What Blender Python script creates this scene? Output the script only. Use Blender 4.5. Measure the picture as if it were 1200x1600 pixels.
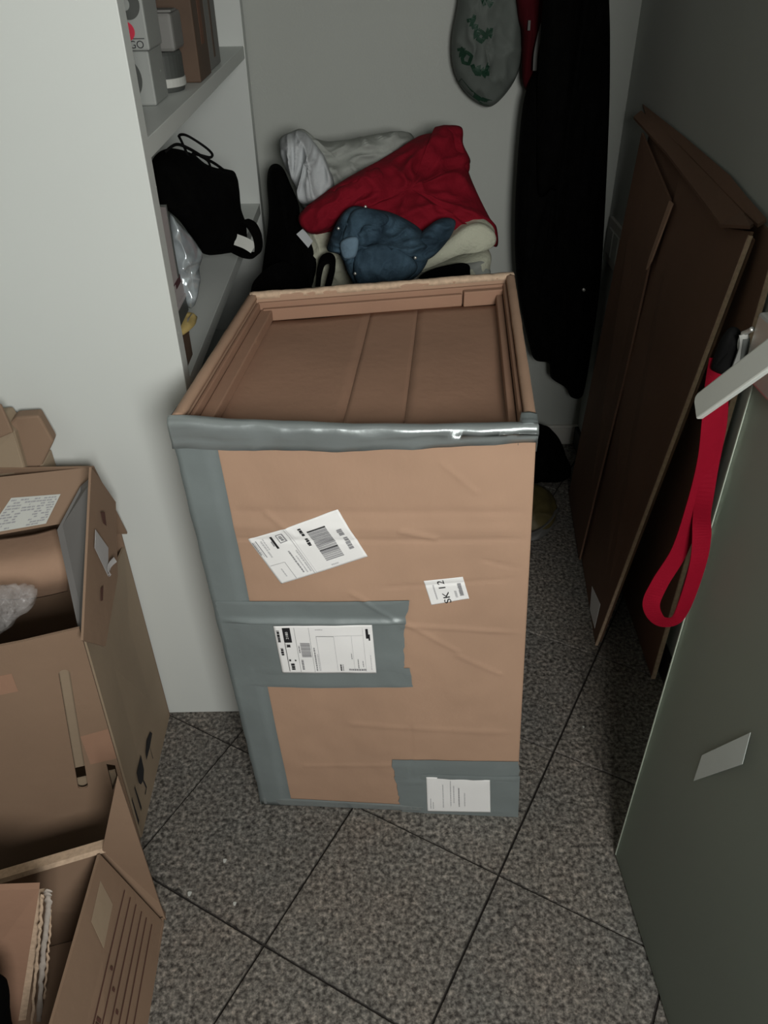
import bpy, bmesh, math, random
from mathutils import Vector, Matrix, noise as mnoise
from mathutils.bvhtree import BVHTree

for o in list(bpy.data.objects):
    bpy.data.objects.remove(o, do_unlink=True)
scene = bpy.context.scene
C = scene.collection
random.seed(7)

# ------------------------------------------------------------------ camera
cam_d = bpy.data.cameras.new('camera')
cam = bpy.data.objects.new('camera', cam_d)
C.objects.link(cam)
cam_d.sensor_fit = 'VERTICAL'
cam_d.sensor_height = 32.0
cam_d.lens = 32.0 * 1244.1 / 1600.0
cam_d.clip_start = 0.02
pitch, roll = 0.63857, -0.01676
fwd = Vector((0, math.cos(pitch), -math.sin(pitch)))
up0 = Vector((0, math.sin(pitch), math.cos(pitch)))
rt0 = Vector((1, 0, 0))
rt = rt0 * math.cos(roll) + up0 * math.sin(roll)
up = -rt0 * math.sin(roll) + up0 * math.cos(roll)
cam.matrix_world = Matrix(((rt.x, up.x, -fwd.x, 0), (rt.y, up.y, -fwd.y, 0), (rt.z, up.z, -fwd.z, 1.5), (0, 0, 0, 1)))
scene.camera = cam

# ------------------------------------------------------------------ light
world = bpy.data.worlds.new('world')
scene.world = world
world.use_nodes = True
world.node_tree.nodes['Background'].inputs['Color'].default_value = (0.90, 1.0, 0.95, 1)
world.node_tree.nodes['Background'].inputs['Strength'].default_value = 0.018

def area_light(name, loc, target, size, power, color):
    d = bpy.data.lights.new(name, 'AREA')
    d.shape = 'RECTANGLE'
    d.size, d.size_y = size
    d.energy = power
    d.color = color
    o = bpy.data.objects.new(name, d)
    C.objects.link(o)
    o.location = loc
    o.rotation_euler = (Vector(target) - Vector(loc)).to_track_quat('-Z', 'Y').to_euler()
    return o
# the lamp of the room behind the doorway the photographer stands in
area_light('room_lamp', (0.31, -0.62, 1.62), (-0.1, 1.1, 0.7), (0.45, 0.45), 33, (1.0, 0.985, 0.95))

vs = scene.view_settings
vs.view_transform = 'Standard'
vs.look = 'None'
vs.gamma = 1.0
vs.use_curve_mapping = False
vs.exposure = 0.0

# ------------------------------------------------------------------ materials
M = {}
def mat(name, col, rough=0.6, metal=0.0, var=0.06, scale=12.0, bump=0.0, bscale=60.0, col2=None, spec=0.5, trans=0.0, ior=1.45, stretch=(1, 1, 1), sheen=0.0, detail=4.0):
    m = bpy.data.materials.new(name)
    m.use_nodes = True
    nt = m.node_tree
    b = nt.nodes['Principled BSDF']
    b.inputs['Roughness'].default_value = rough
    b.inputs['Metallic'].default_value = metal
    b.inputs['Specular IOR Level'].default_value = spec
    b.inputs['Transmission Weight'].default_value = trans
    b.inputs['IOR'].default_value = ior
    b.inputs['Sheen Weight'].default_value = sheen
    tc = nt.nodes.new('ShaderNodeTexCoord')
    mp = nt.nodes.new('ShaderNodeMapping')
    mp.inputs['Scale'].default_value = stretch
    nt.links.new(tc.outputs['Object'], mp.inputs['Vector'])
    nz = nt.nodes.new('ShaderNodeTexNoise')
    nz.inputs['Scale'].default_value = scale
    nz.inputs['Detail'].default_value = detail
    nt.links.new(mp.outputs['Vector'], nz.inputs['Vector'])
    rp = nt.nodes.new('ShaderNodeValToRGB')
    rp.color_ramp.elements[0].position = 0.3
    rp.color_ramp.elements[1].position = 0.7
    c2 = col2 or tuple(min(1, c * (1 + var)) for c in col)
    c1 = tuple(c * (1 - var) for c in col)
    rp.color_ramp.elements[0].color = (*c1, 1)
    rp.color_ramp.elements[1].color = (*c2, 1)
    nt.links.new(nz.outputs['Fac'], rp.inputs['Fac'])
    nt.links.new(rp.outputs['Color'], b.inputs['Base Color'])
    if bump:
        n2 = nt.nodes.new('ShaderNodeTexNoise')
        n2.inputs['Scale'].default_value = bscale
        n2.inputs['Detail'].default_value = 5
        nt.links.new(mp.outputs['Vector'], n2.inputs['Vector'])
        bp = nt.nodes.new('ShaderNodeBump')
        bp.inputs['Strength'].default_value = bump
        bp.inputs['Distance'].default_value = 0.01
        nt.links.new(n2.outputs['Fac'], bp.inputs['Height'])
        nt.links.new(bp.outputs['Normal'], b.inputs['Normal'])
    M[name] = m
    return m

mat('white_wall', (0.40, 0.42, 0.39), 0.85, var=0.02, scale=3, bump=0.05, bscale=180)
mat('white_laminate', (0.57, 0.60, 0.575), 0.45, var=0.015, scale=2)
mat('ceiling_paint', (0.6, 0.6, 0.58), 0.9, var=0.02)
mat('baseboard_pale', (0.50, 0.49, 0.45), 0.6)
mat('baseboard_dark', (0.010, 0.010, 0.010), 0.6)
mat('kraft', (0.375, 0.240, 0.162), 0.8, var=0.07, scale=5, bump=0.10, bscale=40, stretch=(1, 1, 0.6))
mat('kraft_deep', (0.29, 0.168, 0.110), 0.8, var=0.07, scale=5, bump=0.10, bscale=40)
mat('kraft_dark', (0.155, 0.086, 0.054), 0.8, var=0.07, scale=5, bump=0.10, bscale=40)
mat('kraft_brown', (0.222, 0.146, 0.096), 0.8, var=0.07, scale=5, bump=0.08, bscale=40)
mat('kraft_beige', (0.285, 0.218, 0.148), 0.8, var=0.06, scale=5, bump=0.08, bscale=40)
mat('kraft_edge', (0.50, 0.37, 0.26), 0.85, var=0.15, scale=120)
mat('kraft_crease', (0.15, 0.07, 0.04), 0.9, var=0.05)
mat('print_brown', (0.085, 0.035, 0.025), 0.8, var=0.1)
mat('duct_tape', (0.185, 0.215, 0.215), 0.42, metal=0.15, var=0.07, scale=9, bump=0.12, bscale=25, spec=0.6)
mat('duct_tape_shiny', (0.31, 0.345, 0.345), 0.31, metal=0.55, var=0.08, scale=9, bump=0.15, bscale=22, spec=0.7)
mat('paper', (0.80, 0.80, 0.79), 0.6, var=0.01)
mat('paper_dull', (0.44, 0.45, 0.42), 0.65, var=0.03)
mat('paper_torn', (0.42, 0.37, 0.32), 0.7, var=0.1, scale=60)
mat('trim_grey', (0.10, 0.10, 0.095), 0.9, var=0.1)
mat('paper_grey', (0.40, 0.39, 0.385), 0.6, var=0.02)
mat('ink', (0.012, 0.012, 0.014), 0.7, var=0.05)
mat('ink_grey', (0.27, 0.27, 0.28), 0.7, var=0.05)
mat('ink_faint', (0.52, 0.52, 0.53), 0.7, var=0.05)
mat('black_fabric', (0.0018, 0.0018, 0.0018), 0.95, var=0.3, scale=30, bump=0.2, bscale=90, spec=0.05)
mat('black_plastic', (0.004, 0.004, 0.004), 0.7, var=0.1, spec=0.1)
mat('red_cloth', (0.19, 0.005, 0.014), 0.9, var=0.12, scale=8, bump=0.25, bscale=70, sheen=0.0, spec=0.2)
mat('dark_red_cloth', (0.04, 0.002, 0.004), 0.9, var=0.12, scale=8, bump=0.2, bscale=60, spec=0.15)
mat('grey_cloth', (0.443, 0.467, 0.476), 0.9, var=0.08, scale=6, bump=0.2, bscale=60, spec=0.15)
mat('beige_cloth', (0.295, 0.312, 0.287), 0.9, var=0.08, scale=6, bump=0.2, bscale=60, spec=0.15)
mat('cream_cloth', (0.46, 0.47, 0.37), 0.9, var=0.06, scale=8, bump=0.3, bscale=120, spec=0.1)
mat('denim', (0.020, 0.042, 0.066), 0.85, var=0.5, scale=14, bump=0.25, bscale=150, col2=(0.055, 0.10, 0.14), spec=0.2)
mat('denim_worn', (0.13, 0.20, 0.26), 0.85, var=0.3, scale=14, bump=0.2, bscale=150, spec=0.2)
mat('red_strap', (0.155, 0.003, 0.011), 0.8, var=0.05, scale=40, bump=0.08, bscale=300, spec=0.05)
mat('steel', (0.62, 0.63, 0.60), 0.33, metal=0.85, var=0.03)
mat('satin_steel', (0.66, 0.70, 0.66), 0.4, metal=0.1, var=0.02)
mat('green_ink', (0.006, 0.035, 0.018), 0.6, var=0.2)
mat('silver_film', (0.42, 0.47, 0.49), 0.25, metal=0.5, var=0.25, scale=14, bump=0.5, bscale=14)
mat('yellow_card', (0.40, 0.30, 0.11), 0.6, var=0.1)
mat('pinkish_paper', (0.36, 0.33, 0.33), 0.6, var=0.06)
mat('maroon', (0.06, 0.012, 0.016), 0.6)
mat('dark_brown', (0.085, 0.052, 0.032), 0.7, var=0.15)
mat('box_white', (0.27, 0.285, 0.27), 0.55, var=0.03)
mat('box_grey', (0.16, 0.16, 0.15), 0.6, var=0.05)
mat('charcoal', (0.055, 0.06, 0.055), 0.6, var=0.1)
mat('logo_red', (0.50, 0.02, 0.05), 0.5)
mat('grey_liner', (0.135, 0.13, 0.125), 0.7, var=0.06)
mat('bin_yellow', (0.06, 0.048, 0.016), 0.6, var=0.4, scale=20)
mat('dusty_floor_bag', (0.09, 0.09, 0.085), 0.6, var=0.15)
mat('sticker_film', (0.40, 0.44, 0.42), 0.5, var=0.03)
mat('edge_green', (0.42, 0.47, 0.40), 0.3, var=0.03)
mat('rivet', (0.8, 0.8, 0.75), 0.3, metal=0.8)

def granite():
    m = bpy.data.materials.new('granite')
    m.use_nodes = True
    nt = m.node_tree
    b = nt.nodes['Principled BSDF']
    g = nt.nodes.new('ShaderNodeNewGeometry')
    oi = nt.nodes.new('ShaderNodeObjectInfo')
    def nz(scale, detail, rough):
        n = nt.nodes.new('ShaderNodeTexNoise')
        n.inputs['Scale'].default_value = scale
        n.inputs['Detail'].default_value = detail
        n.inputs['Roughness'].default_value = rough
        nt.links.new(g.outputs['Position'], n.inputs['Vector'])
        return n
    def ramp(src, pts):
        r = nt.nodes.new('ShaderNodeValToRGB')
        e = r.color_ramp.elements
        while len(e) < len(pts):
            e.new(0.5)
        for k, (p, c) in enumerate(pts):
            e[k].position = p
            e[k].color = (*c, 1)
        nt.links.new(src, r.inputs['Fac'])
        return r
    n1 = nz(115, 3, 0.65)
    r1 = ramp(n1.outputs['Fac'], [(0.30, (0.022, 0.020, 0.019)), (0.42, (0.072, 0.068, 0.064)), (0.54, (0.150, 0.145, 0.136)), (0.70, (0.29, 0.275, 0.255))])
    v = nt.nodes.new('ShaderNodeTexVoronoi')
    v.inputs['Scale'].default_value = 150
    nt.links.new(g.outputs['Position'], v.inputs['Vector'])
    r2 = ramp(v.outputs['Color'], [(0.0, (0.55, 0.54, 0.52)), (0.25, (0.85, 0.84, 0.82)), (0.7, (1.06, 1.05, 1.03)), (1.0, (1.25, 1.18, 1.12))])
    n3 = nz(5, 3, 0.5)
    r3 = ramp(n3.outputs['Fac'], [(0.3, (0.92, 0.95, 0.95)), (0.7, (1.08, 1.02, 0.97))])
    def mul(a, bb):
        x = nt.nodes.new('ShaderNodeMix')
        x.data_type = 'RGBA'
        x.blend_type = 'MULTIPLY'
        x.inputs['Factor'].default_value = 1
        nt.links.new(a, x.inputs[6])
        nt.links.new(bb, x.inputs[7])
        return x.outputs[2]
    c = mul(mul(r1.outputs['Color'], r2.outputs['Color']), r3.outputs['Color'])
    rr = ramp(oi.outputs['Random'], [(0.0, (0.93, 0.93, 0.93)), (1.0, (1.05, 1.04, 1.02))])
    c = mul(c, rr.outputs['Color'])
    nt.links.new(c, b.inputs['Base Color'])
    b.inputs['Roughness'].default_value = 0.48
    b.inputs['Specular IOR Level'].default_value = 0.3
    M['granite'] = m
granite()
mat('grout', (0.020, 0.017, 0.015), 0.95, var=0.2, scale=40)

def frosted():
    m = bpy.data.materials.new('frosted_glass')
    m.use_nodes = True
    nt = m.node_tree
    b = nt.nodes['Principled BSDF']
    b.inputs['Base Color'].default_value = (0.50, 0.55, 0.49, 1)
    b.inputs['Roughness'].default_value = 0.6
    b.inputs['Transmission Weight'].default_value = 0.88
    b.inputs['IOR'].default_value = 1.3
    b.inputs['Specular IOR Level'].default_value = 0.35
    M['frosted_glass'] = m
    m2 = bpy.data.materials.new('bag_plastic')
    m2.use_nodes = True
    nt = m2.node_tree
    b = nt.nodes['Principled BSDF']
    b.inputs['Base Color'].default_value = (0.15, 0.17, 0.155, 1)
    b.inputs['Roughness'].default_value = 0.4
    b.inputs['Transmission Weight'].default_value = 0.35
    b.inputs['IOR'].default_value = 1.1
    M['bag_plastic'] = m2
    m3 = bpy.data.materials.new('clear_film')
    m3.use_nodes = True
    b = m3.node_tree.nodes['Principled BSDF']
    b.inputs['Base Color'].default_value = (0.75, 0.73, 0.72, 1)
    b.inputs['Roughness'].default_value = 0.25
    b.inputs['Alpha'].default_value = 0.16
    b.inputs['IOR'].default_value = 1.5
    M['clear_film'] = m3
frosted()

# ------------------------------------------------------------------ helpers
def link(o, parent=None):
    C.objects.link(o)
    if parent is not None:
        o.parent = parent
    return o

def tag(o, label, cat, group=None, kind=None):
    o['label'] = label
    if cat:
        o['category'] = cat
    if group:
        o['group'] = group
    if kind:
        o['kind'] = kind
    return o

def structure(o, label=None):
    o['kind'] = 'structure'
    if label:
        o['label'] = label
    return o

def thing(name, label, cat, group=None, loc=(0, 0, 0)):
    # the parts are modelled in place; the empty stands at the thing's base
    o = bpy.data.objects.new(name, None)
    o.empty_display_size = 0.05
    o.location = loc
    link(o)
    tag(o, label, cat, group)
    return o

def mesh_obj(name, verts, faces, m, parent=None, smooth=False, bevel=0.0, solid=0.0, solid_off=0.0):
    me = bpy.data.meshes.new(name)
    off = Vector(parent.location) if (parent is not None and parent.type == 'EMPTY') else Vector((0, 0, 0))
    if parent is not None and parent.parent is not None:
        off = Vector(parent.parent.location)
    elif parent is not None and parent.type != 'EMPTY':
        off = Vector(parent.get('_off', (0, 0, 0)))
    me.from_pydata([tuple(Vector(v) - off) for v in verts], [], faces)
    me.validate()
    bm = bmesh.new()
    bm.from_mesh(me)
    bmesh.ops.recalc_face_normals(bm, faces=bm.faces)
    bm.to_mesh(me)
    bm.free()
    me.materials.append(M[m])
    if smooth:
        me.polygons.foreach_set('use_smooth', [True] * len(me.polygons))
    o = bpy.data.objects.new(name, me)
    link(o, parent)
    if name == 'print':
        o['kind'] = 'stuff'
    if solid:
        s = o.modifiers.new('thickness', 'SOLIDIFY')
        s.thickness = solid
        s.offset = solid_off
    if bevel:
        b = o.modifiers.new('bevel', 'BEVEL')
        b.width = bevel
        b.segments = 2
        b.limit_method = 'ANGLE'
        b.harden_normals = False
    return o

BOXF = [(0, 1, 3, 2), (4, 6, 7, 5), (0, 4, 5, 1), (2, 3, 7, 6), (0, 2, 6, 4), (1, 5, 7, 3)]
def box(name, x0, x1, y0, y1, z0, z1, m, parent=None, bevel=0.0):
    vs_ = [(x, y, z) for x in (x0, x1) for y in (y0, y1) for z in (z0, z1)]
    return mesh_obj(name, vs_, BOXF, m, parent, bevel=bevel)

def hexa(name, bottom, top, m, parent=None, bevel=0.0):
    """solid from two 4-corner loops"""
    v = list(bottom) + list(top)
    f = [(0, 1, 2, 3), (4, 5, 6, 7), (0, 1, 5, 4), (1, 2, 6, 5), (2, 3, 7, 6), (3, 0, 4, 7)]
    return mesh_obj(name, v, f, m, parent, bevel=bevel)

def board(name, pts, th, m, parent=None, bevel=0.0):
    """flat polygon of cardboard with thickness, extruded away from its normal"""
    P = [Vector(p) for p in pts]
    n = Vector((0, 0, 0))
    for i in range(len(P)):
        a, b = P[i], P[(i + 1) % len(P)]
        n += a.cross(b)
    n.normalize()
    if n.dot(Vector((0, 0, 1.5)) - sum(P, Vector()) / len(P)) < 0:      # the given outline is the face towards the room
        n = -n
    k = len(P)
    v = P + [p - n * th for p in P]
    f = [tuple(range(k)), tuple(reversed(range(k, 2 * k)))] + [(i, (i + 1) % k, (i + 1) % k + k, i + k) for i in range(k)]
    return mesh_obj(name, v, f, m, parent, bevel=bevel)

def holed(name, org, ax, ay, outer, holes, th, m, parent=None):
    """panel in the plane org + a*ax + b*ay with holes"""
    bm = bmesh.new()
    org, ax, ay = Vector(org), Vector(ax), Vector(ay)
    edges = []
    for loop in [outer] + holes:
        vv = [bm.verts.new(org + ax * a + ay * b) for a, b in loop]
        for i in range(len(vv)):
            edges.append(bm.edges.new((vv[i], vv[(i + 1) % len(vv)])))
    bmesh.ops.triangle_fill(bm, use_beauty=True, use_dissolve=False, edges=edges)
    bm.verts.index_update()
    verts = [v.co.copy() for v in bm.verts]
    faces = [[v.index for v in f.verts] for f in bm.faces]
    bm.free()
    return mesh_obj(name, verts, faces, m, parent, solid=th, solid_off=0)

def cat_rom(pts, n, closed=False):
    P = [Vector(p) for p in pts]
    k = len(P)
    out = []
    segs = k if closed else k - 1
    for i in range(n):
        t = i / (n if closed else n - 1) * segs
        j = min(int(t), segs - 1)
        u = t - j
        if closed:
            p0, p1, p2, p3 = P[(j - 1) % k], P[j % k], P[(j + 1) % k], P[(j + 2) % k]
        else:
            p0, p1, p2, p3 = P[max(j - 1, 0)], P[j], P[j + 1], P[min(j + 2, k - 1)]
        out.append(0.5 * ((2 * p1) + (p2 - p0) * u + (2 * p0 - 5 * p1 + 4 * p2 - p3) * u * u + (3 * p1 - p0 - 3 * p2 + p3) * u ** 3))
    return out

def lin_closed(pts, n):
    P = [Vector(p) for p in pts]
    k = len(P)
    out = []
    for i in range(n):
        t = i / n * k
        j = int(t)
        out.append(P[j % k].lerp(P[(j + 1) % k], t - j))
    return out

def tube(name, pts, r, m, parent=None, n=40, seg=8, closed=False):
    P = cat_rom(pts, n, closed)
    verts, faces = [], []
    prev = None
    for i, p in enumerate(P):
        a = P[(i - 1) % n] if (closed or i > 0) else P[i]
        b = P[(i + 1) % n] if (closed or i < n - 1) else P[i]
        d = (b - a).normalized()
        if prev is None:
            prev = d.orthogonal().normalized()
        e1 = (prev - d * prev.dot(d)).normalized()
        prev = e1
        e2 = d.cross(e1)
        rr = r(i / (n - 1)) if callable(r) else r
        for q in range(seg):
            w = 2 * math.pi * q / seg
            verts.append(p + (e1 * math.cos(w) + e2 * math.sin(w)) * rr)
    rings = n if closed else n - 1
    for i in range(rings):
        for q in range(seg):
            a, b = i * seg + q, i * seg + (q + 1) % seg
            c, d = ((i + 1) % n) * seg + (q + 1) % seg, ((i + 1) % n) * seg + q
            faces.append((a, b, c, d))
    if not closed:
        faces.append(tuple(range(seg)))
        faces.append(tuple(reversed(range((n - 1) * seg, n * seg))))
    return mesh_obj(name, verts, faces, m, parent, smooth=True)

def ribbon(name, pts, wdir, width, th, m, parent=None, n=60):
    """strap along pts; wdir = list of width directions (interpolated)"""
    P = cat_rom(pts, n)
    W = cat_rom(wdir, n)
    verts, faces = [], []
    for i, p in enumerate(P):
        a, b = P[max(i - 1, 0)], P[min(i + 1, n - 1)]
        d = (b - a).normalized()
        w = W[i] - d * W[i].dot(d)
        w.normalize()
        nn = d.cross(w)
        for sx, sy in ((-1, -1), (1, -1), (1, 1), (-1, 1)):
            verts.append(p + w * (sx * width / 2) + nn * (sy * th / 2))
    for i in range(n - 1):
        for q in range(4):
            faces.append((i * 4 + q, i * 4 + (q + 1) % 4, (i + 1) * 4 + (q + 1) % 4, (i + 1) * 4 + q))
    faces.append((0, 1, 2, 3))
    faces.append(tuple(reversed(range((n - 1) * 4, n * 4))))
    return mesh_obj(name, verts, faces, m, parent, smooth=False)

def ridged(p):
    return 1 - 2 * abs(mnoise.noise(p))

def pillow_data(bound, df, db, nrm=(0, -1, 0.1), center=None, rings=16, n=110, amp=0.01, sc=(9, 9, 9), seed=0, smooth_b=True, pw=0.55, edge_noise=0.0):
    B = cat_rom(bound, n, True) if smooth_b else lin_closed(bound, n)
    nrm = Vector(nrm).normalized()
    Cn = Vector(center) if center else sum(B, Vector()) / n
    S = Vector((seed * 3.1, seed * 7.7, seed * 1.3))
    verts, faces = [], []
    def nz(p):
        q = Vector((p.x * sc[0], p.y * sc[1], p.z * sc[2])) + S
        f1 = 2 * (1 - abs(mnoise.noise(q))) ** 4 - 0.8
        f2 = 2 * (1 - abs(mnoise.noise(q * 2.1 + Vector((5, 1, 2))))) ** 4 - 0.8
        return 0.55 * f1 + 0.35 * f2 + 0.2 * mnoise.noise(q * 4.3)
    def pt(i, t, side):
        p = Cn + (B[i] - Cn) * t
        h = max(0.0, 1 - t ** 3) ** pw
        d = df if side > 0 else db
        k = nz(p) * amp * min(1, h * 1.6)
        return p + nrm * (side * d * h + k)
    if edge_noise:
        B = [b + (b - Cn).normalized() * edge_noise * mnoise.noise(b * 25 + S) for b in B]
    for i in range(n):
        verts.append(B[i])
    off = {}
    for side in (1, -1):
        for r in range(rings - 1, 0, -1):
            t = math.sin(r / rings * math.pi / 2) if False else r / rings
            off[(side, r)] = len(verts)
            for i in range(n):
                verts.append(pt(i, t, side))
        off[(side, 0)] = len(verts)
        verts.append(pt(0, 0.0001, side))
    for side in (1, -1):
        prev = 0
        for r in range(rings - 1, 0, -1):
            cur = off[(side, r)]
            for i in range(n):
                j = (i + 1) % n
                faces.append((prev + i, prev + j, cur + j, cur + i))
            prev = cur
        c = off[(side, 0)]
        for i in range(n):
            faces.append((prev + i, prev + (i + 1) % n, c))
    return verts, faces

def pillow(name, bound, df, db, m, parent=None, **k):
    v, f = pillow_data(bound, df, db, **k)
    o = mesh_obj(name, v, f, m, parent, smooth=True)
    return o

def text_mesh(body, size=1.0):
    cu = bpy.data.curves.new('txt', 'FONT')
    cu.body = body
    cu.size = size
    cu.align_x = 'CENTER'
    cu.align_y = 'CENTER'
    ob = bpy.data.objects.new('txt', cu)
    C.objects.link(ob)
    dg = bpy.context.evaluated_depsgraph_get()
    dg.update()
    me = bpy.data.meshes.new_from_object(ob.evaluated_get(dg))
    vv = [(v.co.x, v.co.y) for v in me.vertices]
    ff = [tuple(p.vertices) for p in me.polygons]
    bpy.data.objects.remove(ob, do_unlink=True)
    bpy.data.curves.remove(cu)
    bpy.data.meshes.remove(me)
    return vv, ff

# ------------------------------------------------------------------ setting
TILE = 0.327
ang = math.radians(-29.205)
ca, sa = math.cos(ang), math.sin(ang)
T0 = Vector((0.2122, 0.8254, 0))
XL, XR, YB, YF = -0.97, 0.685, 2.42, -0.6
floor = box('floor', XL - 0.1, XR + 0.1, YF, YB + 0.1, -0.06, -0.006, 'grout')
structure(floor, 'grey speckled granite tile floor laid on the diagonal')
hs = TILE / 2 - 0.0022
bv = 0.0012
tv = []
for (h, z) in ((hs - bv, 0.0), (hs, -bv), (hs, -0.008)):
    tv += [(-h, -h, z), (h, -h, z), (h, h, z), (-h, h, z)]
tf = [(0, 1, 2, 3)] + [(a * 4 + i, a * 4 + (i + 1) % 4, a * 4 + 4 + (i + 1) % 4, a * 4 + 4 + i) for a in (0, 1) for i in range(4)]
tme = bpy.data.meshes.new('tile')
tme.from_pydata(tv, [], tf)
tme.materials.append(M['granite'])
for i in range(-9, 10):
    for j in range(-9, 10):
        c = T0 + Vector(((i + 0.5) * ca - (j + 0.5) * sa, (i + 0.5) * sa + (j + 0.5) * ca, 0)) * TILE
        if XL - 0.17 < c.x < XR + 0.17 and -0.2 < c.y < YB + 0.17:
            t = bpy.data.objects.new('tile', tme)
            t.location = c
            t.rotation_euler = (0, 0, ang)
            link(t, floor)

for (px, py), rr_ in ((((-0.329, 0.863, 0))[:2], .0045), (((-0.297, 0.776, 0))[:2], .004), (((-0.387, 0.797, 0))[:2], .005), (((0.452, 1.175, 0))[:2], .003)):
    pl = [(px + rr_ * (1 + .3 * math.sin(3 * a)) * math.cos(a) * .7, py + rr_ * (1 + .3 * math.cos(2 * a)) * math.sin(a) * 1.3, .0003) for a in [i * math.pi / 6 for i in range(12)]]
    mesh_obj('pale_fleck', pl, [tuple(range(12))], 'paper_dull', floor, solid=.0004)
structure(box('wall_back', XL - 0.1, XR + 0.1, YB, YB + 0.1, 0, 2.5, 'white_wall'), 'plain white back wall of the storage room')
structure(box('wall_right', XR, XR + 0.1, 0.0, YB, 0, 2.5, 'white_wall'), 'white right wall behind the leaning cardboard')
structure(box('wall_left', XL - 0.1, XL, YF, YB, 0, 2.5, 'white_wall'), 'white left wall')
structure(box('ceiling', XL - 0.1, XR + 0.1, 0.0, YB + 0.1, 2.5, 2.6, 'ceiling_paint'), 'white ceiling')
structure(box('wall_front', 0.50, XR + 0.1, -0.1, 0.0, 0, 2.5, 'white_wall'), 'wall beside the doorway')
structure(box('baseboard_back', -0.3, XR, YB - 0.016, YB, 0, 0.075, 'baseboard_pale', bevel=0.004), 'pale baseboard along the back wall')
structure(box('baseboard_right', XR - 0.014, XR, 0.0, YB - 0.016, 0, 0.075, 'baseboard_dark', bevel=0.004), 'black baseboard along the right wall')

# glass door, opened into the room; hinged beside the camera
GX = 0.447
door = bpy.data.objects.new('door_1', None)
door.location = (GX, 0.02, 0)
link(door)
structure(door, 'frosted glass door standing open on the right')
hinge = Vector((0.492, 0.0))
free = Vector((GX, 0.856))
dv = (free - hinge).normalized()
nv = Vector((-dv.y, dv.x))          # towards -x, the visible face
def dpt(along, outw, z):
    p = free - dv * along + nv * outw
    return Vector((p.x, p.y, z))
def dbox(name, a0, a1, o0, o1, z0, z1, m, bevel=0.0, parent=None):
    bot = [dpt(a0, o0, z0), dpt(a1, o0, z0), dpt(a1, o1, z0), dpt(a0, o1, z0)]
    top = [dpt(a0, o0, z1), dpt(a1, o0, z1), dpt(a1, o1, z1), dpt(a0, o1, z1)]
    return hexa(name, bot, top, m, parent or door, bevel=bevel)
dbox('glass_pane', 0.0, 0.84, -0.010, 0.0, 0.008, 2.05, 'frosted_glass', bevel=0.0015)
dbox('glass_edge', -0.0025, 0.0, -0.0095, 0.0008, 0.010, 2.05, 'edge_green')
stk = mesh_obj('sticker', [dpt(0.149, .0015, .468), dpt(0.147, .0015, .527), dpt(0.221, .0015, .673), dpt(0.229, .0015, .619)], [(0, 1, 2, 3)], 'sticker_film', door, solid=0.0006)
stk['label'] = 'pale slanted sticker on the frosted glass'
dbox('lock_case', -0.006, 0.10, -0.026, 0.016, 1.058, 1.137, 'steel', bevel=0.004)
hd = dbox('handle', 0.078, 0.092, 0.016, 0.056, 1.110, 1.122, 'satin_steel', bevel=0.003)
hd['label'] = 'satin metal lever handle raised at an angle'
def lever():
    a0, z0 = 0.005, 1.004
    d = Vector((1, 0, 0)) * math.cos(math.radians(47)) + Vector((0, 0, 1)) * math.sin(math.radians(47))
    pr = Vector((-d.z, 0, d.x))
    L, w = 0.20, 0.030
    prof = [(0, 0), (L, 0), (L, w), (0.012, w), (0.004, w * 0.93), (0, w * 0.75)]
    P = [(a0 + d.x * s + pr.x * q, z0 + d.z * s + pr.z * q) for s, q in prof]
    v = [dpt(a, 0.054, z) for a, z in P] + [dpt(a, 0.063, z) for a, z in P]
    k = len(P)
    f = [tuple(range(k)), tuple(reversed(range(k, 2 * k)))] + [(i, (i + 1) % k, (i + 1) % k + k, i + k) for i in range(k)]
    return mesh_obj('lever', v, f, 'satin_steel', hd, bevel=0.002)
lever()
for z in (0.25, 1.8):
    dbox('hinge', 0.78, 0.85, -0.02, 0.012, z, z + 0.10, 'steel', bevel=0.004)

# ------------------------------------------------------------------ shelving unit
CX, CY0, CY1 = -0.338, 1.237, 2.40
cab = thing('shelving_unit', 'tall white open shelving unit with a large white side panel', 'shelving', loc=(-0.64, 1.82, 0))
box('side_panel', XL + 0.01, CX, CY0, CY0 + 0.036, 0, 2.2, 'white_laminate', cab, bevel=0.0015)
box('side_panel', XL + 0.01, CX, CY1 - 0.045, CY1, 0, 2.2, 'white_laminate', cab, bevel=0.0015)
box('back_panel', XL + 0.006, XL + 0.016, CY0 + 0.036, CY1 - 0.045, 0.06, 2.2, 'white_laminate', cab)
for z in (0.06, 0.45, 0.829, 1.219, 1.62, 2.172):
    box('shelf', XL + 0.016, CX - 0.002, CY0 + 0.036, CY1 - 0.045, z, z + 0.028, 'white_laminate', cab, bevel=0.001)

# ------------------------------------------------------------------ main box
fBL, fBR, fTR, fTL = Vector((-.266, .988, 0.004)), Vector((.264, .952, 0.004)), Vector((.213, .951, .936)), Vector((-.301, .988, .936))
bBL, bBR, bTR, bTL = Vector((-.215, 1.475, 0.004)), Vector((.300, 1.535, 0.004)), Vector((.262, 1.535, .940)), Vector((-.248, 1.470, .932))
mb = thing('shipping_box', 'tall brown cardboard box sealed with grey duct tape and shipping labels', 'box', loc=(0.0, 1.24, 0))

def crease_line(s, t, s0, t0, s1, t1, w, h):
    dx, dy = s1 - s0, (t1 - t0) * 1.75
    L2 = dx * dx + dy * dy
    u = max(0, min(1, ((s - s0) * dx + (t - t0) * 1.75 * dy) / L2))
    d = math.hypot(s - s0 - u * dx, (t - t0) * 1.75 - u * dy)
    return h * math.exp(-(d / w) ** 2)

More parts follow.
